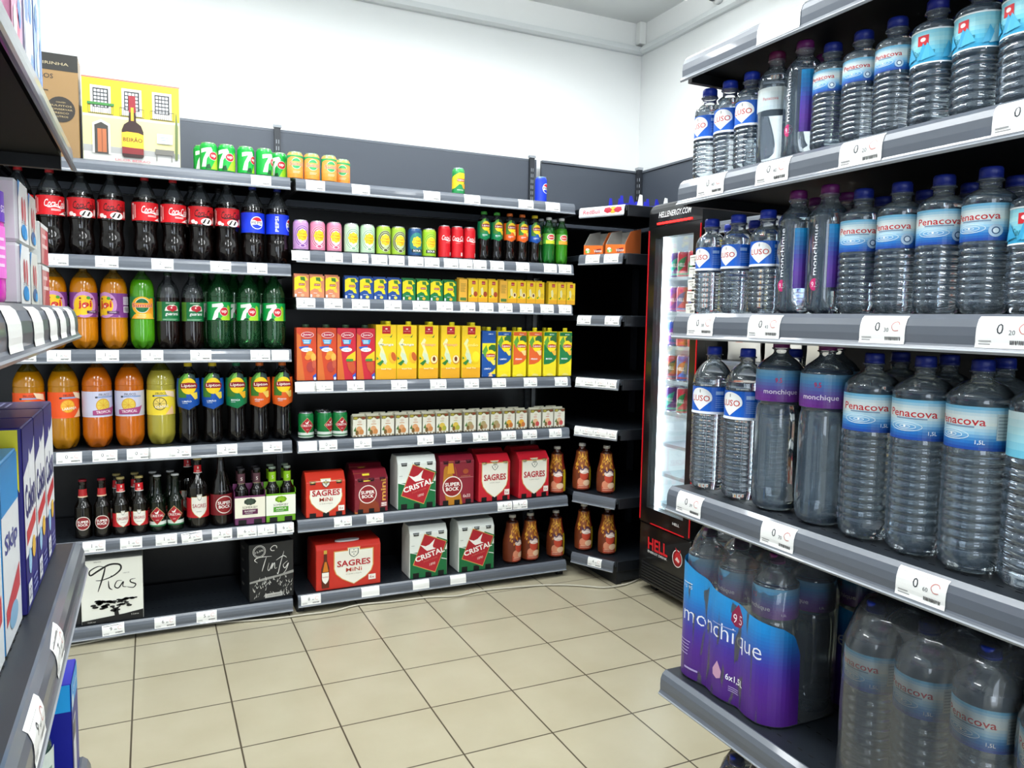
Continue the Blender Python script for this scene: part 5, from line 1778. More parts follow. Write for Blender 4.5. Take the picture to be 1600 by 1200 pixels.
a.stroke([(.022, h_ * .89), (.02, h_ * .93), (.008, h_ * .94), (-.004, h_ * .90), (.0, h_ * .86), (.012, h_ * .855)], .003, 'E6E6E2')
def S2(pts, wd=.003):
    a.stroke([(x / 100 * w_ - w_ / 2, y / 100 * h_) for x, y in pts], wd, 'DADAD6', n=6, taper=True)
S2([(18, 68), (12, 73), (22, 77), (50, 76)])
S2([(38, 76), (32, 62), (28, 52)])
S2([(44, 65), (41, 55), (44, 52), (52, 64), (49, 54), (56, 64), (57, 54), (62, 55)])
S2([(78, 82), (70, 62), (64, 44), (62, 46)])
S2([(60, 68), (76, 74), (84, 70)])
S2([(86, 64), (76, 58), (80, 52), (88, 60), (82, 48), (74, 42)])
a.poly([(-w_ / 2 + .001, h_ * .36), (-.03, h_ * .40), (.03, h_ * .42), (w_ / 2 - .001, h_ * .47), (w_ / 2 - .001, h_ * .42), (.0, h_ * .37), (-w_ / 2 + .001, h_ * .33)], '9A9A96')
for k in range(70):
    x, y = random.uniform(-w_ / 2 + .008, w_ / 2 - .012), random.uniform(.008, h_ * .36)
    a.it.append(([(x, y), (x + .004, y + .002), (x + random.uniform(-.008, .012), y + random.uniform(.01, .02))], [[0, 1, 2]], 'C9C9C4', 'same' if k else None))
a.poly([(-.035, .03), (.045, .045), (.03, .06), (.012, .085), (.0, .08), (-.02, .05)], '1A1B1E').rect(-.03, .01, .045, .028, 'BDBDB8').text('CONTINENTE', .008, .018, .006, '2A2A2A', w=.06)
sd = Art()
for yy in (.22, .165, .12, .06):
    sd.fill_lines(-.05, yy - .012, .0, yy, 2, 'A9A9A5')
tin = boxed('wine_box', w_, .16, h_, '1B1D20', a, side=sd)
rowX(tin, 'A5', [417], 'black wine box with chalk style lettering', WHERE['A5'], .12, inset=.02)

# liqueur gift box printed with a yellow house front
w_, h_ = .335, .31
H = w_ / 2
a = Art().rect(-H + .002, .002, H - .002, h_ - .002, 'CFC78C').rect(-H + .002, h_ * .56, H - .002, h_ - .004, 'CDBC1E').rect(-H + .002, h_ * .53, H - .002, h_ * .56, 'D6D2BE').rect(-H, h_ - .006, H, h_, 'B86A5A')
a.rect(-H + .002, .002, H - .002, .04, 'B9B9B4').poly([(-H + .002, .035), (H - .002, .035), (H - .002, .055), (-H + .002, .06)], '9A9A98')
for i, x in enumerate((-.105, -.0, .105)):
    a.rect(x - .034, h_ * .58, x + .034, h_ * .90, 'DCDAD2').rect(x - .026, h_ * .64, x + .026, h_ * .87, '2A2B2E')
    for r_ in range(5):
        for c_ in range(4):
            a.it.append(([(x - .022 + c_ * .0115, h_ * .65 + r_ * .0135), (x - .0135 + c_ * .0115, h_ * .65 + r_ * .0135), (x - .0135 + c_ * .0115, h_ * .65 + r_ * .0135 + .009), (x - .022 + c_ * .0115, h_ * .65 + r_ * .0135 + .009)], [[0, 1, 2, 3]], 'D4D8DA', 'same' if r_ + c_ else None))
    a.rect(x - .042, h_ * .565, x + .042, h_ * .572, '3A3A3C')
    for k in range(13):
        xx = x - .042 + k * .0069
        a.it.append(([(xx, h_ * .57), (xx + .0014, h_ * .57), (xx + .0014, h_ * .67), (xx, h_ * .67)], [[0, 1, 2, 3]], '3A3A3C', 'same' if k else None))
    a.rect(x - .042, h_ * .665, x + .042, h_ * .672, '3A3A3C')
a.rect(-.15, h_ * .67, -.06, h_ * .70, '3A7A3A')
a.poly([(-.135, .03), (-.135, h_ * .45), (-.105, h_ * .5), (-.075, h_ * .45), (-.075, .03)], 'D8D6CC').poly([(-.128, .03), (-.128, h_ * .43), (-.105, h_ * .47), (-.082, h_ * .43), (-.082, .03)], '3A3632').rect(-.118, .035, -.088, h_ * .39, 'A8603A').rect(-.104, .035, -.102, h_ * .39, '6A3A24')
a.rect(.085, h_ * .28, .14, h_ * .40, 'B9C4C8').rect(.088, h_ * .29, .137, h_ * .39, 'E4E8E8').fill_lines(.094, h_ * .31, .13, h_ * .37, 2, '8A9AA4')
a.poly([(.148, .03), (.158, .03), (.160, h_ * .5), (.154, h_ * .72), (.150, h_ * .5)], '5A6A3A').rect(.078, .045, .145, .065, '6A6862').rect(.082, .02, .085, .05, '6A6862').rect(.135, .02, .138, .05, '6A6862')
a.text('LICOR BEIRAO', .0, .012, .008, 'C94A5A', w=.12)
a.poly([(-.030, .024), (-.036, .03), (-.036, h_ * .40), (-.028, h_ * .47), (-.012, h_ * .51), (-.010, h_ * .62), (.012, h_ * .62), (.014, h_ * .51), (.030, h_ * .47), (.038, h_ * .40), (.038, .03), (.032, .024)], '2A100C').rect(-.011, h_ * .62, .013, h_ * .82, '8A1F2A').rect(-.004, h_ * .52, .006, h_ * .68, 'E2A02A')
a.poly([(-.036, h_ * .20), (.038, h_ * .19), (.038, h_ * .36), (.02, h_ * .38), (-.018, h_ * .385), (-.036, h_ * .37)], 'EEB02A').rect(-.036, h_ * .12, .038, h_ * .195, '7A1F22').text('BEIRÃO', .001, h_ * .295, .018, '2A1A10', w=.066, bold=.02)
bei = boxed('liqueur_gift_box', w_, .12, h_, 'D8D4A8', a)
rowX(bei, 'AT', [207], 'yellow gift box printed with house front and liqueur bottle', WHERE['AT'], 0, inset=.02)
w_, h_ = .20, .375
a = Art().rect(-w_ / 2, h_ * .84, w_ / 2, h_, '24231F').text('FERREIRINHA', -.005, h_ * .905, .010, 'A89A7A', w=.15)
a.text('PAPA FIGOS', -.045, h_ * .78, .017, '2A241C', w=.13, bold=.02).text('DOURO', -.035, h_ * .735, .007, '4A3F30').fill_lines(-.08, h_ * .695, -.0, h_ * .715, 2, '6A5A40').fill_lines(-.07, h_ * .635, .03, h_ * .65, 1, '3A3226', .6)
a.ell(.042, h_ * .47, .046, .046, '2B2620', 26)
for k, t_ in enumerate(('CONTÉM', 'SULFITOS', 'CONSERVAR', 'FRESCO', '3 LITROS')):
    a.text(t_, .042, h_ * .47 + .026 - k * .013, .006, 'B09A6E', w=(.03, .07, .074, .05, .045)[k])
a.text('3 Litros', -.01, h_ * .32, .014, '1E1A14', shear=.4).rect(-.01, h_ * .02, .035, h_ * .2, 'E8E2D2').rect(-.004, h_ * .05, .026, h_ * .17, '2B2620').rect(.0, h_ * .065, .022, h_ * .155, 'E8E2D2')
pf_ = boxed('wine_box', w_, .12, h_, '8C6E44', a)
X = solveX(140, YF + .02, 2.0) - .1
inst(pf_, (X - .034, YF + .085, LZ['AT'] + .0003), 0, 'tall brown cardboard wine box with black band on the top ledge', None)
# dark box further left on the same ledge
a = Art().rect(-.12, .02, .12, .15, '1A1C20').poly([(.03, .045), (.055, .05), (.06, .043), (.08, .046), (.075, .036), (.035, .034)], 'E6E8EA').rect(-.02, .16, .03, .24, 'A8862A')
dkb = boxed('wine_box', .25, .12, .26, '17191D', a)
inst(dkb, (X - .274, YF + .085, LZ['AT'] + .0003), 0, 'black box with white mark beside the tall brown box', None)
# ------------------------------------------------------------------ water rack on the right
RXF = 1.0
RL = [.12, .547, .952, 1.316, 1.586, 1.832]


def rtags(k, lst):
    return [(-solveY(t[0], RXF - .017, RL[k] - .022), t[1], t[2] if len(t) > 2 else 0, t[3] if len(t) > 3 else .078) for t in lst]


TR_ = {5: rtags(5, [(1216, '', 0, .10)]), 4: rtags(4, [(1110, '0.40'), (1206, '0.40'), (1344, '0.20'), (1600, '0.25')]),
       3: rtags(3, [(1094, '0.38'), (1193, '0.43'), (1378, '0.30'), (1572, '0.20')]),
       2: rtags(2, [(1076, '0.39'), (1214, '0.70'), (1438, '0.60')])}
wr = shelving('black bottled water rack with grey price rails on the right', (RXF, 0, 0), -PI / 2, -1.302, -.02, .46, RL, 1.9, TR_, holes=(1, 2), back=False, uprights=(-.03,), foot=True)
ob('back_panel', MB().box(-1.28, -.02, .462, .48, 0, 1.84, M('040507', .3, spec=.3)).mesh(), wr)
ob('reflection_panel', MB().box(-.92, -.76, .25, .252, 1.70, 1.80, M('7E7F7B', .6)).mesh(), wr, label='grey card hung under the top shelf')  # a reflection below the shelf, put in as a grey panel
ob('post', MB().box(-1.12, -1.095, .40, .425, 1.834, 2.25, WHITE).mesh(), wr, label='white post above the top shelf')

WAT = water_mat(.15)
PETC = thin('CFE2EE', .10, 1.6)
CAPB = '1A35A8'


def ribbed(h, r, lab, neck=.014, ribs=(), amp=.0012, sh=.72, waist=None):
    """bottle outline: label zone lab=(z0,z1); ribs=(z0,z1,count)"""
    pts = [(0, r * .55), (.003, r * .8), (.012, r * .97)]
    z0, z1, n = ribs
    for i in range(n):
        a = z0 + (z1 - z0) * i / n
        b = (z1 - z0) / n
        pts += [(a, r), (a + b * .35, r), (a + b * .5, r - amp * 2), (a + b * .65, r)]
    pts += [(z1, r), (lab[0] - .003, r), (lab[0], r - .001), (lab[1], r - .001), (lab[1] + .003, r)]
    s0 = lab[1] + .006
    e = h - .032
    for t in (.25, .45, .65, .82, .95):
        z = s0 + (e - s0) * t
        rr = neck + (r - neck) * math.cos(t * PI / 2) ** .75
        pts.append((z, rr))
    pts += [(e, neck), (h - .022, neck), (h - .0215, neck + .003), (h - .019, neck + .003), (h - .0185, neck - .001), (h - .004, neck - .001)]
    return pts


def wbottle(kind, pts, fill, art, capc, fn=None, seg=32, capr=.0150, step=.006):
    pts = [p for i, p in enumerate(pts) if i == 0 or p[0] > pts[i - 1][0]]
    mats = [WAT if z < fill else PETC for z, r in pts[:-1]]
    b = MB().lathe(pts, seg, WAT, mats=mats, fn=fn)
    h = pts[-1][0]
    # the water's own surface
    f = prof_fn(pts)
    b.lathe([(fill - .0006, f(fill) * .985), (fill - .0002, f(fill) * .985)], seg, WAT) if fill < h - .03 else None
    parts = [('bottle_body', b.mesh(), (0, 0, 0), None, []), ('cap', cap_mesh(capr, .017, capc), (0, 0, h - .016), None, [])]
    if art:
        rr = max(r for z, r in pts)
        parts.append(('label', art.mesh(cyl(lambda v: f(v)), step=step, base=.0005), (0, 0, 0), None, []))
    return Spec(kind, 'water bottle', h, rr if art else r, parts)


def luso(z0, z1, r, k=1.0):
    a = Art()
    H = PI * r
    m = (z0 + z1) / 2
    d = z1 - z0
    a.rect(-H, z0, H, z1, '1560C8').rect(-H, z0 - d * .10, H, z0, 'D8DEE6')
    rr = d * .46
    pts = [(-.0 + rr * 1.15 * math.cos(t), m + d * .06 + rr * .86 * math.sin(t)) for t in [PI * (k_ / 12) for k_ in range(-1, 14)]]
    pts += [(-rr * .3, m - d * .36), (0, m - d * .47), (rr * .35, m - d * .34)]
    a.poly(pts, 'F2F4F2')
    a.text('LUSO', 0, m + d * .03, d * .24, 'C0392E', w=rr * 1.9, bold=.02).rect(-rr * .04, m + d * .26, rr * .04, m + d * .38, '6A6A60')
    x0 = rr * 1.45
    a.rect(x0, m + d * .2, x0 + rr * .7, m + d * .34, '9FC0EA').fill_lines(x0, m - d * .35, x0 + rr * 1.3, m + d * .12, 6, '7FA8E0', .3)
    return a


def penacova(z0, z1, r, big=False):
    a = Art()
    H = PI * r
    d = z1 - z0
    a.grad(-H, z0, H, z1, ['1B3F96', '2B78C0', '9FD0EA', 'E8F0EC', 'DFECEE', '5FB4DE'], 14)
    w_ = d * 1.25
    a.text('Penacova', 0, z0 + d * .66, d * .19, 'C8242E', w=w_, bold=.02)
    a.fill_lines(-w_ * .3, z0 + d * .5, w_ * .35, z0 + d * .56, 1, '7A9AB4', .6)
    for k in (1, .66, .34):
        a.ring(-w_ * .1, z0 + d * .33, w_ * .34 * k, d * .12 * k, d * .018, 'DDF0F8', 18)
    a.ell(-w_ * .1, z0 + d * .34, d * .03, d * .03, 'F4FAFC')
    if big:
        a.text('1,5L', w_ * .42, z0 + d * .18, d * .11, 'EAF4FA', bold=.03)
    else:
        a.ell(w_ * .42, z0 + d * .26, d * .17, d * .17, 'AFC8DC').ell(w_ * .42, z0 + d * .26, d * .1, d * .1, '24507A').ell(w_ * .42, z0 + d * .26, d * .07, d * .07, 'E4EEF4')
    a.rect(w_ * .68, z0 + d * .25, w_ * 1.25, z0 + d * .85, 'C4D0D2').fill_lines(w_ * .7, z0 + d * .28, w_ * 1.22, z0 + d * .82, 7, '9AA8AE', .4)
    return a


def monch_small():
    a = Art()
    a.grad(.004, .045, .034, .150, ['4A2A86', '5A2E98', '4A3AA0', '2A78C0', '1AA0E0'], 14)
    a.grad(-.034, .045, .004, .150, ['6A4A88', '5E6AA8', '3E84B8', '2A9AD0'], 10) if False else None
    a.text('monchique', -.010, .108, .0125, 'F2F2F8', w=.085, bold=.01, rot=PI / 2)
    a.ell(-.010, .050, .0095, .0105, 'C02A6A').text('9.5', -.010, .050, .009, 'F6EAF0', w=.012)
    return a


def sq(r, z, a):
    t = .05 * math.cos(4 * a)
    k = 1 if .02 < z else 0
    return r * (1 + k * t * (1 if z < .25 else .3)), z


L33 = wbottle('water_bottle', ribbed(.190, .0295, (.088, .130), ribs=(.016, .084, 7)), .150, luso(.088, .130, .0295), CAPB)
P33 = wbottle('water_bottle', ribbed(.185, .0300, (.098, .134), ribs=(.016, .094, 9)), .150, penacova(.098, .134, .0300), '16277E')
L50 = wbottle('water_bottle', ribbed(.196, .0310, (.092, .134), ribs=(.016, .088, 7)), .155, luso(.092, .134, .0310), CAPB)
P50 = wbottle('water_bottle', ribbed(.205, .0335, (.100, .150), ribs=(.016, .096, 8)), .162, penacova(.100, .150, .0335), '16277E')
mp = [(0, .018), (.004, .026), (.012, .031), (.05, .0325), (.145, .0325), (.158, .031), (.170, .024), (.178, .016), (.186, .014), (.190, .0165), (.192, .0165), (.193, .013), (.205, .013)]
M33 = wbottle('water_bottle', smooth_prof(mp, 3), .165, monch_small(), '6A1F66', fn=sq)
a = Art().grad(-.1, .098, .1, .138, ['B8C8D0', 'C8D6D8', 'D8E0DE'], 5)
a.text('Penacova', 0, .118, .006, 'B8404A', w=.028)
mp = [(z, r * .945) for z, r in mp]
C33 = wbottle('water_bottle', smooth_prof(mp, 3), .16, a, '6A1F4A')
a = Art().grad(-.11, .092, .11, .138, ['2A9AC8', '5FC0DC', 'A8DCE2', '7FCBDE'], 8).rect(-.11, .0905, .11, .0925, 'F0F6F6').rect(-.11, .137, .11, .139, 'F0F6F6')
a.rect(-.018, .117, -.002, .131, 'D0242E').ell(-.010, .125, .004, .003, 'F2E0E0')
a.text('Serrana', -.010, .107, .009, '2E7A8A', w=.034, shear=.3)
for k in range(8):
    x = random.uniform(-.05, .08)
    a.it.append(([(x, .096), (x + .02, .1), (x + .008, .12)], [[0, 1, 2]], ['4FB4DA', 'B6E2EA', '3AA4D2'][k % 3], None))
S33 = wbottle('water_bottle', ribbed(.190, .0325, (.092, .138), ribs=(.014, .088, 6), amp=.0018), .15, a, '1B2480')

RW = {4: 'upper water shelf', 3: 'middle water shelf', 2: 'large bottle water shelf', 1: 'low water shelf'}


def rowY(sp, k, items, desc, inset=.018, group=None, names=None, n=None, start=0, r=None):
    """items: (px, rotation in degrees). Stand along the right rack"""
    z = RL[k]
    X = RXF + inset + (r or sp.rad)
    n = n or len(items)
    for i, (px, rd) in enumerate(items):
        Y = solveY(px, X, z + sp.h * .45)
        nm = ordn(i + start, n)
        lb = names[i] if names else (f"{desc}, {nm} on the {RW[k]}" if nm else f"{desc} on the {RW[k]}")
        e = inst(sp, (X, Y, z + .0008), math.radians(rd), lb, group)
        reg(e, 'R%d' % k, Y, X, sp, 'y', 1)


g4 = 'small water bottles on the upper shelf'
rowY(L33, 4, [(1108, -88), (1142, -72), (1179, -74)], 'small blue label water bottle with white drop', group=g4)
rowY(C33, 4, [(1213, -60)], 'small clear water bottle with purple cap and pale label', group=g4)
rowY(M33, 4, [(1253, -70)], 'small blue to purple water bottle with upright lettering', group=g4)
rowY(P33, 4, [(1299, -82), (1349, -70), (1398, -78)], 'small water bottle with blue white wavy label', group=g4, inset=.018)
rowY(S33, 4, [(1449, -66), (1519, -78), (1588, -88)], 'small water bottle with aqua label and red square', group=g4)
rowY(M33, 4, [(1283, -60)], '', names=['small purple cap water bottle behind the front row of the upper shelf'], inset=.10, group=g4)
rowY(P33, 4, [(1160, -60), (1430, -70), (1497, -70), (1560, -70)], '', inset=.095, names=[f'small blue cap bottle in the second row of the upper shelf, {ordn(i, 4)}' for i in range(4)], group=g4)
g3 = 'small water bottles on the middle shelf'
rowY(L50, 3, [(1110, -86), (1151, -84), (1197, -70)], 'blue label water bottle with white drop', group=g3)
M50 = wbottle('water_bottle', smooth_prof([(z * 1.06, r * 1.05) for z, r in mp], 3), .175, monch_small(), '6A1F66', fn=sq)
rowY(M50, 3, [(1243, -68), (1293, -62)], 'clear blue to purple water bottle with upright lettering', group=g3)
rowY(P50, 3, [(1343, -66), (1404, -80), (1470, -62), (1545, -86)], 'water bottle with red lettering and ripple label', group=g3)
rowY(S33, 3, [(1612, -70)], '', names=['water bottle with aqua label at the right picture edge, middle shelf'], group=g3)
rowY(L50, 3, [(1140, -80), (1178, -80), (1228, -80)], '', inset=.105, names=[f'blue cap bottle in the second row of the middle shelf, {ordn(i, 3)}' for i in range(3)], group=g3)
rowY(M50, 3, [(1272, -50), (1318, -50)], '', inset=.105, names=[f'purple cap bottle in the second row of the middle shelf, {ordn(i, 2)}' for i in range(2)], group=g3)
rowY(P50, 3, [(1375, -60), (1440, -60), (1512, -60), (1580, -60)], '', inset=.110, names=[f'dark blue cap bottle in the second row, middle shelf, {ordn(i, 4)}' for i in range(4)], group=g3)

L15 = wbottle('water_bottle', ribbed(.300, .0415, (.165, .215), ribs=(.020, .160, 13), amp=.0012), .232, luso(.165, .215, .0415), CAPB)
P15 = wbottle('water_bottle', ribbed(.305, .0435, (.178, .238), ribs=(.030, .172, 11), amp=.0011), .245, penacova(.178, .238, .0445, True), '16277E')
a = Art().grad(-.14, .205, .14, .262, ['6A2A84', '6A3A92', '5A60A8', '4A88B8', '6A9AB4'], 10)
a.text('monchique', -.006, .222, .0115, 'F0E8F4', w=.062, bold=.01).text('9.5', -.010, .244, .009, 'C02A5A', w=.012, bold=.04)
a.text('1,5L', .05, .214, .005, 'E0D0E8')
m15 = [(0, .026), (.004, .036), (.014, .042), (.05, .0435), (.10, .042), (.16, .0425), (.19, .0405), (.198, .0385), (.204, .042), (.206, .0435), (.262, .0435), (.266, .0415), (.275, .035), (.286, .021), (.292, .0145), (.298, .014), (.300, .017), (.302, .017), (.3025, .013), (.318, .013)]
m15 = [(z, r * .97) for z, r in m15]
M15 = wbottle('water_bottle', smooth_prof(m15, 3), .27, a, '6A1F5A', fn=lambda r, z, t: (r * (1 + (.035 * math.cos(4 * t) if .02 < z < .2 else 0)), z))
g2 = 'large water bottles'
rowY(L15, 2, [(1112, -78)], '', names=['large blue label water bottle at the far end of the rack'], group=g2)
rowY(L15, 2, [(1166, -88)], '', names=['large blue label water bottle, second from the far end of the rack'], group=g2)
rowY(M15, 2, [(1212, -34), (1286, -52)], 'large purple label water bottle with purple cap', group=g2)
rowY(P15, 2, [(1358, -66), (1440, -76), (1530, -96)], 'large water bottle with red lettering', group=g2)
a = Art().grad(-.14, .178, .14, .238, ['5FB8D8', 'A8DCE6', 'D8ECEE'], 6)
S15 = wbottle('water_bottle', ribbed(.305, .0445, (.178, .238), ribs=(.020, .172, 9), amp=.003), .245, a, '16277E')
rowY(S15, 2, [(1618, -90)], '', names=['large deeply ribbed water bottle cut by the right picture edge'], group=g2)
rowY(L15, 2, [(1236, -80)], '', names=['large blue cap bottle behind the left purple label bottle'], inset=.115, group=g2)
rowY(M15, 2, [(1300, -50)], '', names=['large purple cap bottle behind the right purple label bottle'], inset=.115, group=g2)
rowY(P15, 2, [(1400, -60), (1478, -60), (1552, -60)], '', names=[f'large dark blue cap bottle in the second row, {ordn(i, 3)}' for i in range(3)], inset=.12, group=g2)


# shrink wrapped six packs
def film_map(L, rc, hd, sc, pitch):
    """front of a wrapped pack: straight run of half-length L, rounded ends, then back along the sides"""
    def f(u, v, o):
        s = -1 if u < 0 else 1
        q = abs(u)
        if q <= L:
            y = -(hd + o) + sc * (.5 - .5 * math.cos(2 * PI * u / pitch)) ** 1.5
            return (u, y, v)
        a = min((q - L) / rc, PI / 2)
        rr = rc + o
        x, y = s * (L + rr * math.sin(a)), -(hd - rc) - rr * math.cos(a)
        ex = q - L - rc * PI / 2
        if ex > 0:
            y += ex
        return (x, y, v)
    return f


def film_hull(L, rc, hd, sc, pitch, h, mat, lo=.002, shoulder=.235):
    f = film_map(L, rc, hd, sc, pitch)
    per = L + rc * PI / 2 + (hd - rc)
    N = 28
    ring = [f(-per + 2 * per * i / N, 0, .0012) for i in range(N + 1)]
    ring = ring + [(-x, -y, z) for x, y, z in ring[1:-1]]
    levels = [(lo, 1), (.05, 1), (.13, 1), (.20, 1), (shoulder, .99), (h * .93, .80), (h + .002, .62), (h + .003, .3)]
    n = len(ring)
    V, F = [], []
    for li, (z, k) in enumerate(levels):
        for i, (x, y, _) in enumerate(ring):
            wob = .0015 * math.sin(i * 2.3 + li * 1.7)
            kx = 1 - (1 - k) * .35
            V.append((x * kx + wob * .5, y * k + wob, z))
    for li in range(len(levels) - 1):
        for i in range(n):
            j = (i + 1) % n
            F.append((li * n + i, li * n + j, (li + 1) * n + j, (li + 1) * n + i))
    F.append(tuple((len(levels) - 1) * n + i for i in range(n)))
    return mesh_from(V, F, [mat], None, True)


FILM = thin('E6F0F6', .07, 1.2, rough=.10)


def wpack(bspec, pitch, prints=None, backlabels=True, extra=None, d_=None):
    L, rc = pitch, pitch / 2
    hd = pitch
    parts = []
    for i in (-1, 0, 1):
        for j in (-1, 1):
            sub = [(n, me, l, lb) for n, me, l, lb, s in bspec.parts[1:]]
            parts.append(('bottle', bspec.parts[0][1], (i * pitch, j * pitch / 2, .0008), None, sub))
    parts.append(('wrapping_film', film_hull(L, rc, hd, .008, pitch, bspec.h, FILM), (0, 0, 0), 'clear wrapping film', []))
    if prints:
        parts.append(('printed_film', prints.mesh(film_map(L, rc, hd, .008, pitch), step=.008, base=.0018), (0, 0, 0), None, []))
    parts += extra or []
    return Spec('water_multipack', 'water pack', bspec.h, (hd, hd), parts)


a = Art()
top = [(-.165, .252), (-.135, .254), (-.10, .246), (-.07, .234), (-.04, .226), (0, .214), (.04, .212), (.07, .206), (.11, .200), (.15, .192), (.175, .176), (.190, .14), (.192, .0)]
# coloured film: strips between base and its cut upper edge
PAL = [(0, '4C1F7A'), (.25, '50248A'), (.42, '45309A'), (.58, '2C62B4'), (.72, '1E88D0'), (1, '2BA0E4')]


def palc(t):
    for (a0, c0), (a1, c1) in zip(PAL, PAL[1:]):
        if t <= a1:
            u = (t - a0) / (a1 - a0)
            return ''.join('%02X' % round(int(c0[k:k + 2], 16) * (1 - u) + int(c1[k:k + 2], 16) * u) for k in (0, 2, 4))
    return PAL[-1][1]


NS = 36
def xr_(z):
    if z >= top[1][1]:
        return -.165
    for (x0, z0), (x1, z1) in zip(top[1:], top[2:]):
        if z1 <= z <= z0:
            return x0 + (x1 - x0) * (z0 - z) / max(z0 - z1, 1e-6)
    return .192


for k in range(NS):
    z0, z1 = .004 + .25 * k / NS, .004 + .25 * (k + 1) / NS
    a.it.append(([(-.20, z0), (xr_(z0), z0), (xr_(z1), z1), (-.20, z1)], [[0, 1, 2, 3]], palc(k / (NS - 1)), 'same' if k else None))
a.text('monchique', .002, .136, .044, 'F2F4FA', w=.225, rot=-.0, bold=-.02)
a.poly([(.045, .208), (.057, .19), (.061, .175), (.053, .163), (.039, .162), (.029, .172), (.031, .188)], '8E1F4A').text('9.5', .045, .178, .018, 'F4EAF0', w=.022)
a.fill_lines(-.02, .150, .065, .156, 1, '9AA8D8').rect(-.115, .205, -.085, .207, 'D8E8F6').text('9.5 95', -.1, .198, .007, 'D8E8F6', w=.03)
a.poly([(.0, .078), (.012, .06), (.010, .046), (-.001, .041), (-.012, .046), (-.013, .058)], 'C89AB8').text('6x1,5L', .045, .055, .015, 'F2F2FA', w=.045, bold=.03)
a.fill_lines(.03, .028, .062, .04, 3, 'B8A8D8').fill_lines(-.125, .05, -.085, .085, 5, 'B8A8D8', .25).fill_lines(-.1, .02, -.05, .03, 1, 'B8A8D8', .4)
M15b = M15
hdl = MB()
hp = [(-.06 + .12 * t, -.03 - .02 * math.sin(PI * t), .322 + .016 * math.sin(PI * t)) for t in [k / 8 for k in range(9)]]
for i in range(8):
    p, q = hp[i], hp[i + 1]
    hdl.add([(p[0], p[1] - .011, p[2]), (q[0], q[1] - .011, q[2]), (q[0], q[1] + .011, q[2]), (p[0], p[1] + .011, p[2]), (p[0], p[1] - .011, p[2] + .001), (q[0], q[1] - .011, q[2] + .001), (q[0], q[1] + .011, q[2] + .001), (p[0], p[1] + .011, p[2] + .001)],
            [(0, 3, 2, 1), (4, 5, 6, 7), (0, 1, 5, 4), (2, 3, 7, 6)], M('7A2484', .35))
MPK = wpack(M15b, .096, a, extra=[('carry_strap', hdl.mesh(), (0, 0, 0), 'purple carry strap', [])])
z = RL[1]
Xp = RXF + .016 + .096
PACKY = 1.298 - .144
inst(MPK, (Xp, PACKY, z + .0004), -PI / 2, 'blue to purple wrapped six pack of large water bottles, low shelf', None)
inst(MPK, (Xp + .2, PACKY - .02, z + .0004), -PI / 2, 'second blue to purple six pack standing behind the front wrapped one', None)
PB = wbottle('water_bottle', ribbed(.305, .0445, (.165, .225), ribs=(.030, .158, 8), amp=.0016), .245, penacova(.165, .225, .0445, True), '1B3396')
CPK = wpack(PB, .0925)
py = solveY(1408, RXF + .02, z + .15)
py = min(py, PACKY - .29)
inst(CPK, (Xp + .0025, py, z + .0004), -PI / 2 + .03, 'clear wrapped six pack of ripple label water bottles, low shelf', None)
inst(CPK, (Xp + .2, py + .01, z + .0004), -PI / 2, 'clear wrapped water six pack standing behind the front clear pack', None)
inst(CPK, (Xp + .003, py - .285, z + .0004), -PI / 2, 'clear wrapped water six pack cut by the lower right picture corner', None)
LPK = wpack(L15, .086)
inst(LPK, (Xp, 1.06, RL[0] + .0004), -PI / 2, 'clear wrapped six pack of blue label water on the lowest shelf', None)

# ------------------------------------------------------------------ household products rack on the left
LXF = -.125
LL = [.10, .522, .905, 1.305, 1.578]
lt = lambda ys, k: [(y, p, tl) for y, p, tl in ys]
TL_ = {3: [(.80, '', 0), (.96, '', 0), (1.1, '', 0), (1.22, '', 0), (1.36, '', 0)],
       2: [(.86, '9.99', 0), (1.06, '7.49', .05)], 1: [(1.0, '4.50', 0)], 4: []}
shelving('household products rack at the left picture edge', (LXF, 0, 0), PI / 2, 0.02, 1.475, .36, LL, 1.6, TL_, holes=(2,), back=True, uprights=False, foot=True)


def lplace(sp, y, k, x=-.02, rz=PI / 2, label='', group=None, dz=0):
    inst(sp, (LXF + x - (sp.rad[1] if isinstance(sp.rad, tuple) else sp.rad), y, LL[k] + .0004 + dz), rz, label, group)


# detergent boxes
def det_art(w_, h_):
    a = Art()
    H = w_ / 2 * .985
    a.rect(-H, .002, H, h_ * .99, '1B1F7A')
    a.poly([(-H, h_ * .30), (-H, h_ * .74), (H, h_ * .86), (H, h_ * .32)], 'E8EAEC')
    a.poly([(-H, h_ * .6), (-H * .2, h_ * .7), (0, h_ * .86), (H * .4, h_ * .78), (H, h_ * .9), (H, h_ * .6)], 'E8EAEC')
    a.text('Colon', 0, h_ * .60, h_ * .19, '23286E', w=w_ * .86, bold=.08, rot=.08)
    a.poly([(-H * .8, h_ * .44), (H * .8, h_ * .5), (H * .8, h_ * .42), (-H * .8, h_ * .36)], 'C8303A').ell(-H * .4, h_ * .26, H * .26, h_ * .07, '9AC8E8').ell(H * .3, h_ * .3, H * .3, h_ * .06, 'E9B83A')
    a.rect(-H * .9, h_ * .04, -H * .3, h_ * .16, 'E8ECEE').text('22', -H * .6, h_ * .1, h_ * .06, '23286E', w=H * .4).fill_lines(0, h_ * .05, H * .8, h_ * .15, 3, '8A92C8')
    return a


bw, bh, bd = .105, .245, .19
sd = Art().poly([(-bd / 2 + .004, bh * .99), (-bd / 2 + .034, bh * .99), (-bd / 2 + .004, bh * .66)], 'E8DC22')
sd.rect(-bd / 2 + .05, bh * .2, bd / 2 - .01, bh * .8, '2A3390').fill_lines(-bd / 2 + .06, bh * .3, bd / 2 - .02, bh * .7, 8, '8A94D0')


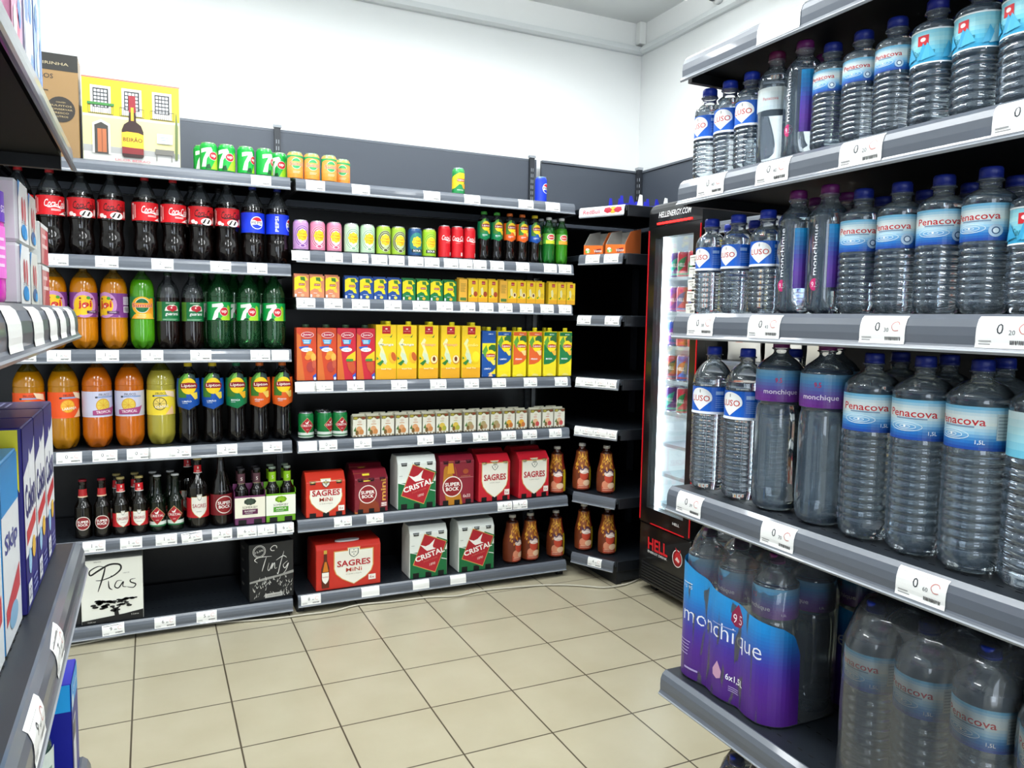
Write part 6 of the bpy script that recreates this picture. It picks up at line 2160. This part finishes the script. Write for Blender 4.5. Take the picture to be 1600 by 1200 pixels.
def side_map(w_):
    return lambda u, v, o: (-w_ / 2 - .0002 - o, -u, v)


tp = Art().text('COLON', 0, .0, .02, 'D8DAF0', w=.07, bold=.05).fill_lines(-.04, -.05, .03, -.03, 2, 'A8ACD8')
det = carton('detergent_box', bw, bd, bh, '2A2470', det_art(bw, bh), cat='box')
det.parts.append(('printed_side', sd.mesh(lambda u, v, o: (-bw / 2 - .0004 - o, u, v), step=None), (0, 0, 0), None, []))
det.parts.append(('printed_top', tp.mesh(lambda u, v, o: (u, v, bh + .0003 + o), step=None), (0, 0, 0), None, []))
for i, y in enumerate((1.405, 1.295, 1.185)):
    lplace(det, y, 2, -.025, PI / 2, ['navy detergent box farthest from the camera on the left rack', 'navy detergent box between its two twins on the left rack', 'navy detergent box nearest the camera on the left rack'][i], 'navy detergent boxes')
a = Art().rect(-.06, .002, .06, .218, 'E4E8EA').rect(-.06, .16, .06, .218, '2F8FD0').text('Skip', 0, .12, .03, '2C3A8A', w=.09, bold=.06).poly([(-.05, .05), (.05, .08), (.05, .05), (-.05, .03)], 'C8404A').ell(0, .03, .03, .015, '8AB8D8')
lb = carton('detergent_box', .12, .18, .222, '3A9AD8', a, cat='box')
lplace(lb, 1.06, 2, -.03, PI / 2, 'light blue and white detergent box beside the navy ones', None)
lplace(lb, .93, 2, -.03, PI / 2, 'light blue and white detergent box at the left picture edge', None)
# pink bottle
pk = MB().lathe(smooth_prof([(0, .03), (.004, .036), (.02, .038), (.10, .038), (.13, .034), (.145, .03), (.16, .026), (.166, .022), (.168, .022), (.17, .024), (.195, .022), (.20, .012)], 4), 28, M('E22BC0', .25, coat=.4), sy=.75).mesh()
hd = MB().tube(catmull([(.034, 0, .05), (.05, 0, .06), (.052, 0, .10), (.03, 0, .13)], 5), .006, M('D622B4', .25)).mesh()
f_ = lambda v: .0382
a = Art().rect(-.03, .095, .03, .13, '6A3AC0').rect(-.034, .03, .034, .09, 'F078D8').text('Rosa', 0, .112, .012, 'F4E8FA').fill_lines(-.02, .04, .02, .08, 4, 'FBD8F4')
PKB = Spec('cleaner_bottle', 'bottle', .2, .038, [('bottle_body', pk, (0, 0, 0), None, []), ('handle', hd, (0, 0, 0), None, []), ('label', a.mesh(lambda u, v, o: ((.0386 + o) * math.sin(u / .0386), -.75 * (.0386 + o) * math.cos(u / .0386), v), step=.006), (0, 0, 0), None, [])])
lplace(PKB, 1.065, 3, -.018, PI / 2 - .3, 'bright pink cleaner bottle with purple label on the left rack')
lplace(PKB, .965, 3, -.018, PI / 2 - .3, 'bright pink cleaner bottle cut by the left picture edge')
# blister packs
def blister(w_, h_, i):
    a = Art()
    H = w_ / 2 * .97
    a.rect(-H, .002, H, h_ * .98, 'E4E6E6' if i == 0 else 'D4D4CC')
    a.poly([(-H, h_ * .7), (-H * .6, h_ * .98), (-H, h_ * .98)], '2A8AD0')
    a.ell(-H * .2, h_ * .56, H * .2, h_ * .2, 'B84A50').ell(H * .3, h_ * .54, H * .2, h_ * .22, 'C0565A').ell(.05 * H, h_ * .55, H * .05, h_ * .18, 'F0E0E0')
    a.ell(0, h_ * .2, H * .6, h_ * .12, '1E8AD0' if i == 0 else '4A6A9A').ell(H * .3, h_ * .16, H * .3, h_ * .08, '3AA0E0').fill_lines(-H * .6, h_ * .32, H * .6, h_ * .38, 2, '9AA0A8')
    sp = carton('blister_pack', w_, .03, h_, 'DADDDD', a, cat='pack', bevel=.004)
    sp.parts.append(('blister', MB().lathe([(0, w_ * .34), (.006, w_ * .32), (.010, w_ * .2)], 20, thin('E8F0F4', .12, 1.3), sy=1.6).mesh(), (0, -.0165, h_ * .42), 'clear plastic blister', []))
    return sp


b0, b1 = blister(.085, .078, 0), blister(.075, .074, 1)
for sp in (b0, b1):
    o_ = sp.parts[-1]
b0.parts = b0.parts[:-1]
b1.parts = b1.parts[:-1]
for lv in (0, 1):
    w2 = ('lower', 'upper')[lv]
    lplace(b0, 1.175, 3, -.02, PI / 2, f'white pack with red and blue print, nearer one of the {w2} layer', 'red and blue printed packs', dz=.0785 * lv)
    lplace(b1, 1.262, 3, -.02, PI / 2, f'greyish pack with red and blue print, middle of the {w2} layer', 'red and blue printed packs', dz=.0785 * lv)
a = Art().rect(-.044, .001, .044, .060, 'B8404A').poly([(-.044, .001), (-.02, .001), (.02, .06), (-.044, .06)], 'C88A88').fill_lines(-.03, .02, .03, .05, 2, 'E8C8C4').rect(-.044, .054, .044, .060, 'E4E6E4')
sb_ = Art().rect(-.045, .001, .045, .060, 'E4E6E2').rect(-.005, .004, .03, .056, 'D6DC28').ell(.012, .02, .006, .008, '2A3A3A')
bx = carton('small_box', .09, .09, .062, 'DADCD8', a, cat='box')
bx.parts.append(('printed_side', sb_.mesh(lambda u, v, o: (-.0454 - o, u, v), step=None), (0, 0, 0), None, []))
for lv in (0, 1):
    lplace(bx, 1.372, 3, -.018, PI / 2, f"small box with red front and yellow side, {('lower', 'upper')[lv]} one of two", 'small red and yellow boxes', dz=.0625 * lv)
# top shelf packs
for i, (y, c1, c2, h_, ds) in enumerate(((1.39, '8AA8E0', 'C8D8C0', .22, 'pale blue bagged pack at the far end of the top left shelf'), (1.29, 'D8DCEC', '6A8AD8', .23, 'white and blue bagged pack in the middle of the top left shelf'), (1.18, 'D89AB4', 'E8E4F0', .24, 'pink and white bagged pack nearest the left picture edge'))):
    a = Art().rect(-.044, .004, .044, h_ * .96, c1)
    for k in range(9):
        x, yy = random.uniform(-.03, .03), random.uniform(.02, h_ * .9)
        a.it.append(([(x + .016 * math.cos(j * PI / 4 + k), yy + .02 * math.sin(j * PI / 4 + k)) for j in range(8)], [list(range(8))], [c2, 'E4E8F2', '5A86D8', 'C85A7A'][k % (3 if i < 2 else 4)], 'same' if k % 2 else None))
    a.it = [([(min(max(x, -.044), .044), min(max(y_, .004), h_ * .96)) for x, y_ in v], f, c, o) for v, f, c, o in a.it]
    sp = carton('bagged_pack', .096, .12, h_, c1, a, cat='pack', bevel=.014)
    lplace(sp, y, 4, -.02, PI / 2, ds, 'bagged packs on the top left shelf')
# low shelf
a = Art().rect(-.05, .001, .05, .185, '101A8A').rect(-.05, .14, .05, .185, '1E9AE4').ell(-.03, .150, .012, .010, 'EAF4FA').text('ClearShine', .008, .165, .010, 'E4F2FA', w=.06).rect(-.04, .01, .0, .12, 'D8DCE0').bars(-.038, .085, -.004, .115, 14)
bb_ = carton('detergent_box', .10, .17, .187, '1420A0', a, cat='box')
sda = Art().rect(-.084, .001, .084, .186, '141C96').rect(-.084, .142, .084, .186, '22A2EA').text('Somat', .03, .165, .014, 'E8F4FA', w=.07).rect(-.04, .01, .05, .125, 'C8CED4').bars(-.035, .09, .045, .12, 16).fill_lines(-.03, .02, .045, .08, 9, '7A8494')
bb_.parts.append(('printed_side', sda.mesh(lambda u, v, o: (-.0504 - o, u, v), step=None), (0, 0, 0), None, []))
lplace(bb_, 1.40, 1, .0, PI / 2, 'blue box with bright blue top band on the low left shelf', None)
gb = MB().lathe(smooth_prof([(0, .034), (.004, .04), (.02, .043), (.11, .042), (.13, .036), (.15, .022), (.16, .015), (.175, .014)], 4), 28, M('2F4A44', .2, coat=.4), sy=.7).mesh()
a = Art().rect(-.03, .02, .03, .12, 'C4D8CC').poly([(-.03, .02), (.01, .02), (.03, .12), (-.03, .12)], 'DCE8E0').fill_lines(-.02, .04, .02, .1, 4, '7A9A8A')
GB = Spec('cleaner_bottle', 'bottle', .19, .042, [('bottle_body', gb, (0, 0, 0), None, []), ('cap', cap_mesh(.017, .02, '9AA8A4'), (0, 0, .17), None, []), ('label', a.mesh(lambda u, v, o: ((.0436 + o) * math.sin(u / .0436), -.7 * (.0436 + o) * math.cos(u / .0436), v), step=.006), (0, 0, 0), None, [])])
lplace(GB, 1.285, 1, -.012, PI / 2 - .5, 'dark green cleaner bottle with pale label on the low left shelf')

# ------------------------------------------------------------------ drinks fridge
FX, FY, FW, FD, FH = 2.13, 2.825, .385, .40, 1.842
fr = ob('drinks_fridge', None, None, (FX, FY, 0), -PI / 2)
tag(fr, 'slim black glass door drinks fridge with red light strips in the corner', 'fridge')
FB = M('0A0B0D', .3, coat=.4)
FBM = M('101114', .5)
w2 = FW / 2
t = .028
b = MB()
b.box(-w2, -w2 + t, .045, FD, .04, FH - .02, FB).box(w2 - t, w2, .045, FD, .04, FH - .02, FB).box(-w2 + t, w2 - t, FD - t, FD, .04, FH - .02, FB)
b.box(-w2 + t, w2 - t, .045, FD - t, .04, .33, FB).box(-w2 + t, w2 - t, .045, FD - t, 1.74, FH - .02, FB)
ob('cabinet', b.mesh(), fr)
# header with rounded top
pr = [(.0, 1.735), (.0, 1.795), (.006, 1.815), (.018, 1.832), (.035, 1.842), (.38, 1.842), (.38, 1.8215), (.046, 1.8215), (.046, 1.735)]
hd = ob('header', MB().extx(pr, -w2, w2, FB, smooth=False).mesh(), fr)
ob('lettering', Art().text('HELLENERGY.COM', .0, 1.785, .026, 'F2F4F4', w=.235, shear=.25, bold=.03).mesh(flat(0, -.0006), step=None), hd, label='white lettering')
RED = M('FF1A18', .4, emit=6.0)
REDD = M('A01018', .35, emit=.6)
ob('light_strip', MB().box(-.125, .125, -.005, -.0003, 1.742, 1.750, RED).mesh(), hd, label='red light strip under the header')
# base grille
b = MB().box(-w2, w2, .004, .044, .045, .335, FB)
bp = ob('base_panel', b.mesh(.004, 1), fr)
g_ = MB()
for i in range(7):
    g_.box(-w2 + .03, w2 - .03, -.001, .003, .055 + i * .014, .062 + i * .014, M('1D1F22', .4))
ob('grille', g_.mesh(), bp)
a = Art().text('HELL', -.045, .245, .058, 'D8242C', w=.155, bold=.06, shear=-.05).fill_lines(0, 0, .0001, .0001, 1, 'D8242C')
a.text('ENERGY DRINK', -.045, .205, .011, 'E4E6E6', w=.15, bold=.03)
a.ell(.105, .232, .036, .040, 'E8EAEA', 24).ell(.105, .232, .032, .036, '8A1018', 24).ell(.108, .236, .022, .026, 'C8242C').poly([(.098, .262), (.088, .282), (.106, .27)], 'C8242C').poly([(.115, .262), (.128, .28), (.126, .26)], 'C8242C').poly([(.09, .225), (.118, .215), (.122, .225), (.104, .24)], 'F0D8D4')
ob('emblem', a.mesh(flat(0, .0034), step=None), bp, label='red and white lettering with round devil emblem')
for sx in (-1, 1):
    ob('foot', MB().box(sx * (w2 - .05) - .02, sx * (w2 - .05) + .02, .06, .34, 0, .04, FBM).mesh(), fr)
# door
dz0, dz1 = .34, 1.733
dr = ob('door', MB().box(-w2, -w2 + .055, .0, .044, dz0, dz1, FB).box(w2 - .055, w2, .0, .044, dz0, dz1, FB).box(-w2 + .055, w2 - .055, .0, .044, dz1 - .05, dz1, FB).box(-w2 + .055, w2 - .055, 0, .044, dz0, dz0 + .075, FB).mesh(), fr)
ob('glass', MB().box(-w2 + .0555, w2 - .0555, .018, .022, dz0 + .0755, dz1 - .0505, thin('E8F4F8', .01, .3)).mesh(), dr)
for sx in (-1, 1):
    b = MB().box(sx * (w2 - .006) - .002, sx * (w2 - .006) + .002, -.004, -.0002, .35, 1.72, REDD)
    o = ob('light_strip', b.mesh(), dr, label='thin red light strip')
b = MB().box(-.10, .15, -.004, -.0002, .342, .346, REDD)
ob('light_strip', b.mesh(), dr, label='thin red light strip')
a = Art().text('HELL', .09, .385, .012, 'E8EAEA', w=.05, bold=.04)
ob('small_print', a.mesh(flat(0, -.0004), step=None), dr)
# inside
WI = M('F2F8FA', .5)
b = MB()
i2 = w2 - t
b.box(-i2 + .0005, -i2 + .005, .05, FD - t - .001, .3305, 1.739, WI).box(i2 - .005, i2 - .0005, .05, FD - t - .001, .3305, 1.739, WI).box(-i2 + .005, i2 - .005, FD - t - .006, FD - t - .001, .3305, 1.739, WI)
b.box(-i2 + .005, i2 - .005, .05, FD - t - .006, .3305, .335, M('BFE6F0', .4)).box(-i2 + .005, i2 - .005, .05, FD - t - .006, 1.734, 1.739, WI)
ob('liner', b.mesh(), fr, label='white inner lining')
LED = M('E4F6FF', .5, emit=9.0)
for sx in (-1, 1):
    L = bpy.data.lights.new('fridge_light', 'AREA')
    L.shape = 'RECTANGLE'
    L.size, L.size_y = .02, 1.36
    L.energy = 1.8
    L.color = (.86, .97, 1.0)
    o = bpy.data.objects.new('fridge_light', L)
    o.location = (FX + .066, FY + sx * (i2 - .012), 1.04)
    o.rotation_euler = (PI / 2, 0, -PI / 2 + sx * .5)
    C.objects.link(o)
for sx in (-1, 1):
    ob('light_strip', MB().box(sx * (i2 - .012) - .004, sx * (i2 - .012) + .004, .052, .062, .36, 1.72, LED).mesh(), fr, label='white light strip inside the door')
FS = [.43, .575, .72, .87, 1.02, 1.18, 1.34, 1.50]
wm = M('C4D4DC', .3, metal=.3)
for zz in FS:
    b = MB()
    for k in range(16):
        xx = -i2 + .008 + k * (2 * i2 - .016) / 15
        b.box(xx - .0012, xx + .0012, .075, FD - t - .01, -.004, 0, wm)
    b.box(-i2 + .006, i2 - .006, .07, .075, -.012, .004, wm).box(-i2 + .006, i2 - .006, .34, .343, -.008, -.004, wm)
    ob('wire_shelf', b.mesh(), fr, (0, 0, zz))
# stack of price cards stuck down the right edge of the door
for i in range(6):
    b = Art().rect(-.03, -.022, .03, .022, 'E8E8E2').fill_lines(-.026, .006, .02, .018, 1, '8A8A86').text('1.%d' % (10 + 7 * i), -.004, .0, .011, '4A4A4A').bars(0, -.018, .026, -.008, 8)
    c_ = ob('price_card', b.mesh(flat(0, 0), step=None), dr, (.155 - i * .0035, -.004 - i * .0006, 1.565 - i * .052))
    c_.rotation_euler = (0, .05 * ((i % 2) * 2 - 1), 0)
# cans in the fridge
fc_cols = [('5A2A8A', '3AB8A0'), ('C42A3A', '2A8A4A'), ('7A3AA8', 'B03A8A'), ('D0406A', '3A4AA8'), ('2A4AA8', '8A3AB0'), ('E04A5A', 'C8303A'), ('B83040', '2A2A4A'), ('3A5AB0', 'B02A3A')]
fcan = []
for c1, c2 in fc_cols:
    a = Art().rect(-.08, .012, .08, .106, c1).poly([(-.02, .02), (.01, .05), (.0, .07), (.024, .1), (-.004, .085), (-.024, .06)], c2).text('HELL', 0, .06, .016, 'F0F0F0', w=.034, bold=.04).rect(-.08, .014, .08, .022, c2)
    fcan.append(can('energy_can', .122, .0262, c1, a, top='C8CCD0'))
ci = 0
cn = {1.50: 'top', 1.34: 'second', 1.18: 'third', 1.02: 'fourth', .87: 'fifth'}
for zz in (1.50, 1.34, 1.18, 1.02, .87):
    for kx, pxc in enumerate((1049, 1066, 1084)):
        sp = fcan[(ci * 2 + (kx + 1) // 2) % 8]
        for ky in range(2):
            wx = FX + .112 + ky * .060
            wy = max(solveY(pxc, FX + .112, zz + .06), FY - .134) + (0 if kx < 2 else 0)
            if kx == 1:
                wy = min(wy, solveY(1049, FX + .112, zz + .06) - .0545)
            if kx == 2:
                wy = min(wy, min(solveY(1066, FX + .112, zz + .06), solveY(1049, FX + .112, zz + .06) - .0545) - .0545)
            wy = min(max(wy, FY - .134 + (2 - kx) * .0545), FY + .126 - kx * .0545)
            inst(sp, (wx, wy, zz + .0004), -PI / 2 + .6, f"energy drink can on the fridge's {cn[zz]} can shelf, {('left', 'middle', 'right')[kx]} of the {('front', 'back')[ky]} row", 'energy drink cans in the fridge')
    ci += 1

# ------------------------------------------------------------------ bay on the right wall beyond the fridge
shelving('dark shelving bay on the right wall between fridge and water rack', (WALLX - .42, 0, 0), -PI / 2, -2.60, -1.30, .38, [.12, .5, .85, 1.14, 1.72], 1.8, {}, holes=(), back=False, uprights=False)
for o in [c for c in C.objects if c.get('label', '').startswith('dark shelving bay')]:
    ob('back_panel', MB().box(-2.60, -1.30, .382, .395, 0, 1.8, M('15181C', .4)).mesh(), o)
# snack bags on that bay
def bag(c1, c2, c3):
    V, F = [], []
    n, m = 14, 14
    for s in (-1, 1):
        for i in range(n + 1):
            for j in range(m + 1):
                u, v = i / n, j / m
                e = (math.sin(PI * u) ** .5) * (math.sin(PI * v) ** .45)
                V.append(((u - .5) * .2 * (1 - .06 * math.sin(PI * v)), s * (.002 + .038 * e), v * .27))
    FM = []
    for s in (0, 1):
        o = s * (n + 1) * (m + 1)
        for i in range(n):
            for j in range(m):
                F.append((o + i * (m + 1) + j, o + (i + 1) * (m + 1) + j, o + (i + 1) * (m + 1) + j + 1, o + i * (m + 1) + j + 1))
                d = math.hypot(i - n * .5, j - m * .45)
                FM.append(1 if d < 3 else (2 if j > m * .75 else 0))
    return mesh_from(V, F, [M(c1, .3, coat=.3), M(c2, .3), M(c3, .3)], FM, True)


for i, (y, c1, c2, c3) in enumerate(((2.50, 'E8E6DE', 'D8682A', '6A2A1A'), (2.28, 'EDEBE4', 'B84A20', 'E4E2DA'), (2.06, 'D8D4C8', 'E0A03A', 'B02A2A'))):
    o = ob('snack_bag', bag(c1, c2, c3), None, (WALLX - .32, y, 1.1405), -PI / 2)
    tag(o, ('white and orange snack bag beside the fridge', 'white snack bag seen between the large water bottles', 'white and red snack bag behind the water rack')[i], 'snack bag', 'snack bags on the right wall bay')

settle()
